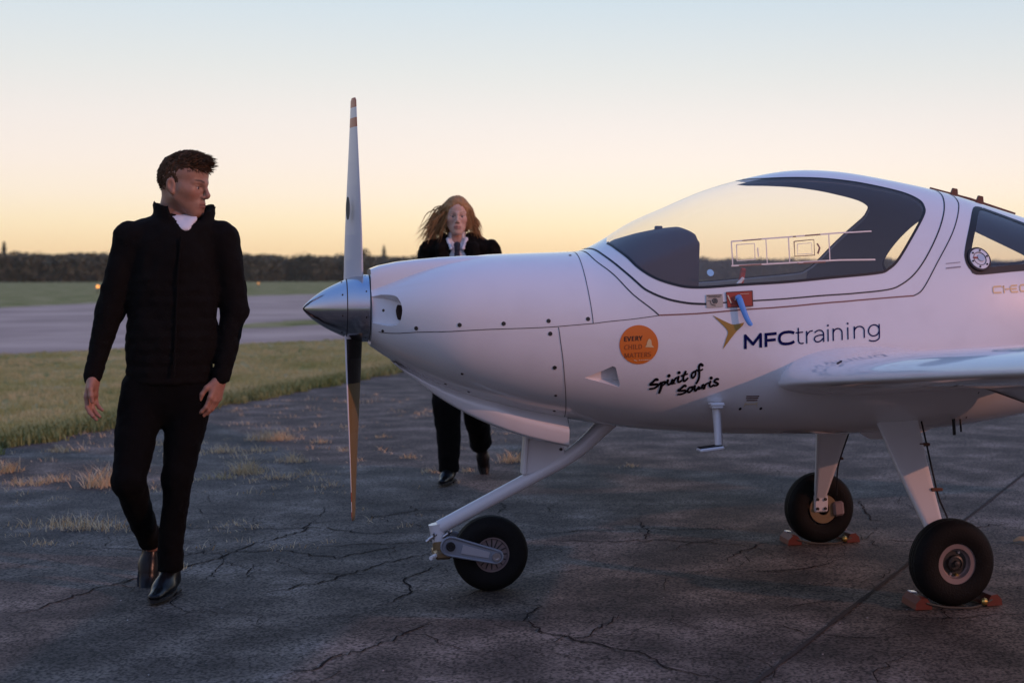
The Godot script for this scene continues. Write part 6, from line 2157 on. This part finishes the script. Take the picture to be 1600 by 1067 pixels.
func _ready() -> void:
	# camera: level, with a shifted lens
	var near := 0.1
	var cam := Camera3D.new()
	cam.name = "camera"
	cam.position = Vector3(0, 1.30, 0)
	var phys := CameraAttributesPhysical.new()
	phys.frustum_focal_length = 53.4
	phys.frustum_near = near
	phys.frustum_far = 4000.0
	phys.frustum_focus_distance = 6.3
	phys.exposure_aperture = 3.2
	cam.attributes = phys
	cam.projection = Camera3D.PROJECTION_FRUSTUM
	cam.near = near
	cam.far = 4000.0
	cam.size = near * 1067.0 / 2372.0
	cam.frustum_offset = Vector2(-216.0, -101.5) * near / 2372.0
	add_child(cam)
	cam.current = true
	# sky and exposure
	var env := Environment.new()
	env.background_mode = Environment.BG_SKY
	var sky := Sky.new()
	var pan := PanoramaSkyMaterial.new()
	pan.panorama = ImageTexture.create_from_image(sky_image())
	sky.sky_material = pan
	env.sky = sky
	env.background_energy_multiplier = 1.0
	env.tonemap_mode = Environment.TONE_MAPPER_LINEAR
	env.tonemap_exposure = 1.0
	env.sdfgi_enabled = true
	env.ssao_enabled = true
	env.ssil_enabled = true
	env.fog_enabled = true
	env.fog_density = 0.00022
	env.fog_light_color = Color(0.88, 0.88, 0.78)
	var we := WorldEnvironment.new()
	we.name = "environment"
	we.environment = env
	add_child(we)
	# the low light from behind the camera's right shoulder
	var sun := DirectionalLight3D.new()
	sun.name = "low_sun"
	sun.light_color = Color(1.0, 0.69, 0.58)
	sun.light_energy = 0.36
	sun.light_angular_distance = 0.5
	sun.shadow_enabled = true
	add_child(sun)
	sun.look_at_from_position(Vector3(0.8806, 0.30, 0.414), Vector3.ZERO, Vector3.UP)

	make_materials()
	# ground
	var g := MD.new()
	sheet(g, pts([-700, 200, 700, 200, 700, -850, -700, -850]), -0.012)
	structure("grass_field", g, M.field)
	var tx := MD.new()
	sheet(tx, pts(TAXI), -0.006)
	structure("taxiway", tx, M.taxiway)
	var isl := MD.new()
	var il := []
	for k in 24: il.append(Vector2(-9.9, -42.5) + Vector2(cos(k * TAU / 24) * 1.1 * (1 + 0.2 * sin(k * 2.3)), sin(k * TAU / 24) * 4.2).rotated(0.1))
	sheet(isl, il, -0.002)
	structure("grass_island", isl, M.field)
	var ap := MD.new()
	var edge := []
	var en := noise(0.6, 40, 4)
	for k in 61:
		var z := 8.0 - k * 0.55
		edge.append(Vector2(-3.43 - (z + 20.8) * 0.161 + 0.28 * en.get_noise_2d(z * 3.0, 0), z))
	edge.append_array(pts([40, -25, 40, 8]))
	sheet(ap, edge, 0.0)
	var apron := structure("tarmac_apron", ap, M.tarmac)
	var rng := RandomNumberGenerator.new()
	rng.seed = 8
	for c in [
		[-1.24, -4.88, -1.13, -5.03, -1.04, -5.25, -0.92, -5.42, -0.90, -5.53, -0.79, -5.75], [-1.08, -5.84, -0.98, -5.77, -0.81, -5.75], [-1.08, -5.92, -0.98, -6.25, -1.06, -6.52, -0.92, -6.90],
		[-2.47, -5.77, -2.41, -5.92, -2.32, -6.23, -2.22, -6.52, -2.10, -6.78, -2.00, -6.95, -1.93, -7.34, -1.77, -7.73, -1.79, -8.14], [-2.70, -7.85, -2.26, -7.83, -1.90, -7.79, -1.77, -7.87, -1.45, -7.69, -1.11, -7.69],
		[-2.82, -7.29, -2.45, -7.22, -2.19, -7.11, -1.75, -7.19, -1.45, -7.01, -1.24, -7.26, -1.07, -7.41], [-1.65, -7.26, -1.41, -7.36, -1.26, -7.38, -1.02, -7.45],
		[-0.58, -6.07, -0.43, -5.98, -0.48, -5.72, -0.40, -5.55, -0.21, -5.38, -0.04, -5.24, 0.08, -5.04, 0.16, -4.93, 0.34, -4.86], [-0.62, -7.63, -0.30, -7.75, -0.02, -7.81, 0.44, -7.81, 0.66, -7.75], [-0.57, -7.48, -0.25, -7.43, 0.08, -7.47, 0.52, -7.32],
		[-0.25, -5.44, -0.20, -5.58, -0.10, -5.87], [-0.08, -8.14, -0.01, -7.75, -0.03, -7.38], [1.03, -7.48, 1.27, -7.43, 1.63, -7.83, 1.98, -8.03], [1.21, -8.86, 1.18, -8.11, 1.35, -7.91], [0.30, -6.88, 0.54, -7.38, 0.70, -7.45],
		[-2.87, -6.69, -2.79, -6.91, -2.67, -7.07], [-1.63, -6.19, -1.36, -6.52, -1.21, -6.88, -0.99, -7.20], [-0.81, -6.07, -0.68, -6.32, -0.53, -6.48], [-1.56, -8.11, -1.33, -8.38, -1.02, -8.49], [0.32, -6.66, 0.66, -6.73, 0.89, -6.96]]:
		crack(apron, pts(c), 0.010, rng)
	crack(apron, pts([0.1, -4.2, 0.34, -4.86, 2.22, -9.40, 3.82, -13.23, 6.0, -18.5]), 0.02, rng, "joint")
	for k in 90:  # finer cracks between the large ones, most of them across the middle of the picture
		var z := -5.0 - pow(rng.randf(), 0.8) * 4.2
		var x := rng.randf_range(-0.36, 0.26) * -z
		var dir := rng.randf_range(-0.5, 0.5) if rng.randf() < 0.65 else rng.randf_range(1.0, 2.2)
		var p := [Vector2(x, z)]
		for j in rng.randi_range(3, 9):
			dir += rng.randfn(0, 0.45)
			p.append(p[-1] + Vector2(cos(dir), sin(dir)) * rng.randf_range(0.06, 0.16))
		crack(apron, p, rng.randf_range(0.003, 0.0065), rng)
	build_airplane()
	man()
	woman()
	place_tufts()
	gravel()
	stubble()
	verge_grass()
	treeline()
	runway_lamp(Vector3(-44.8, -0.01, -123.0), "glowing orange runway lamp at the foot of the trees, left of the man's arm", 3.0)
	runway_lamp(Vector3(-46.5, -0.01, -180.0), "faint orange runway lamp at the foot of the trees, right of the man", 1.0)
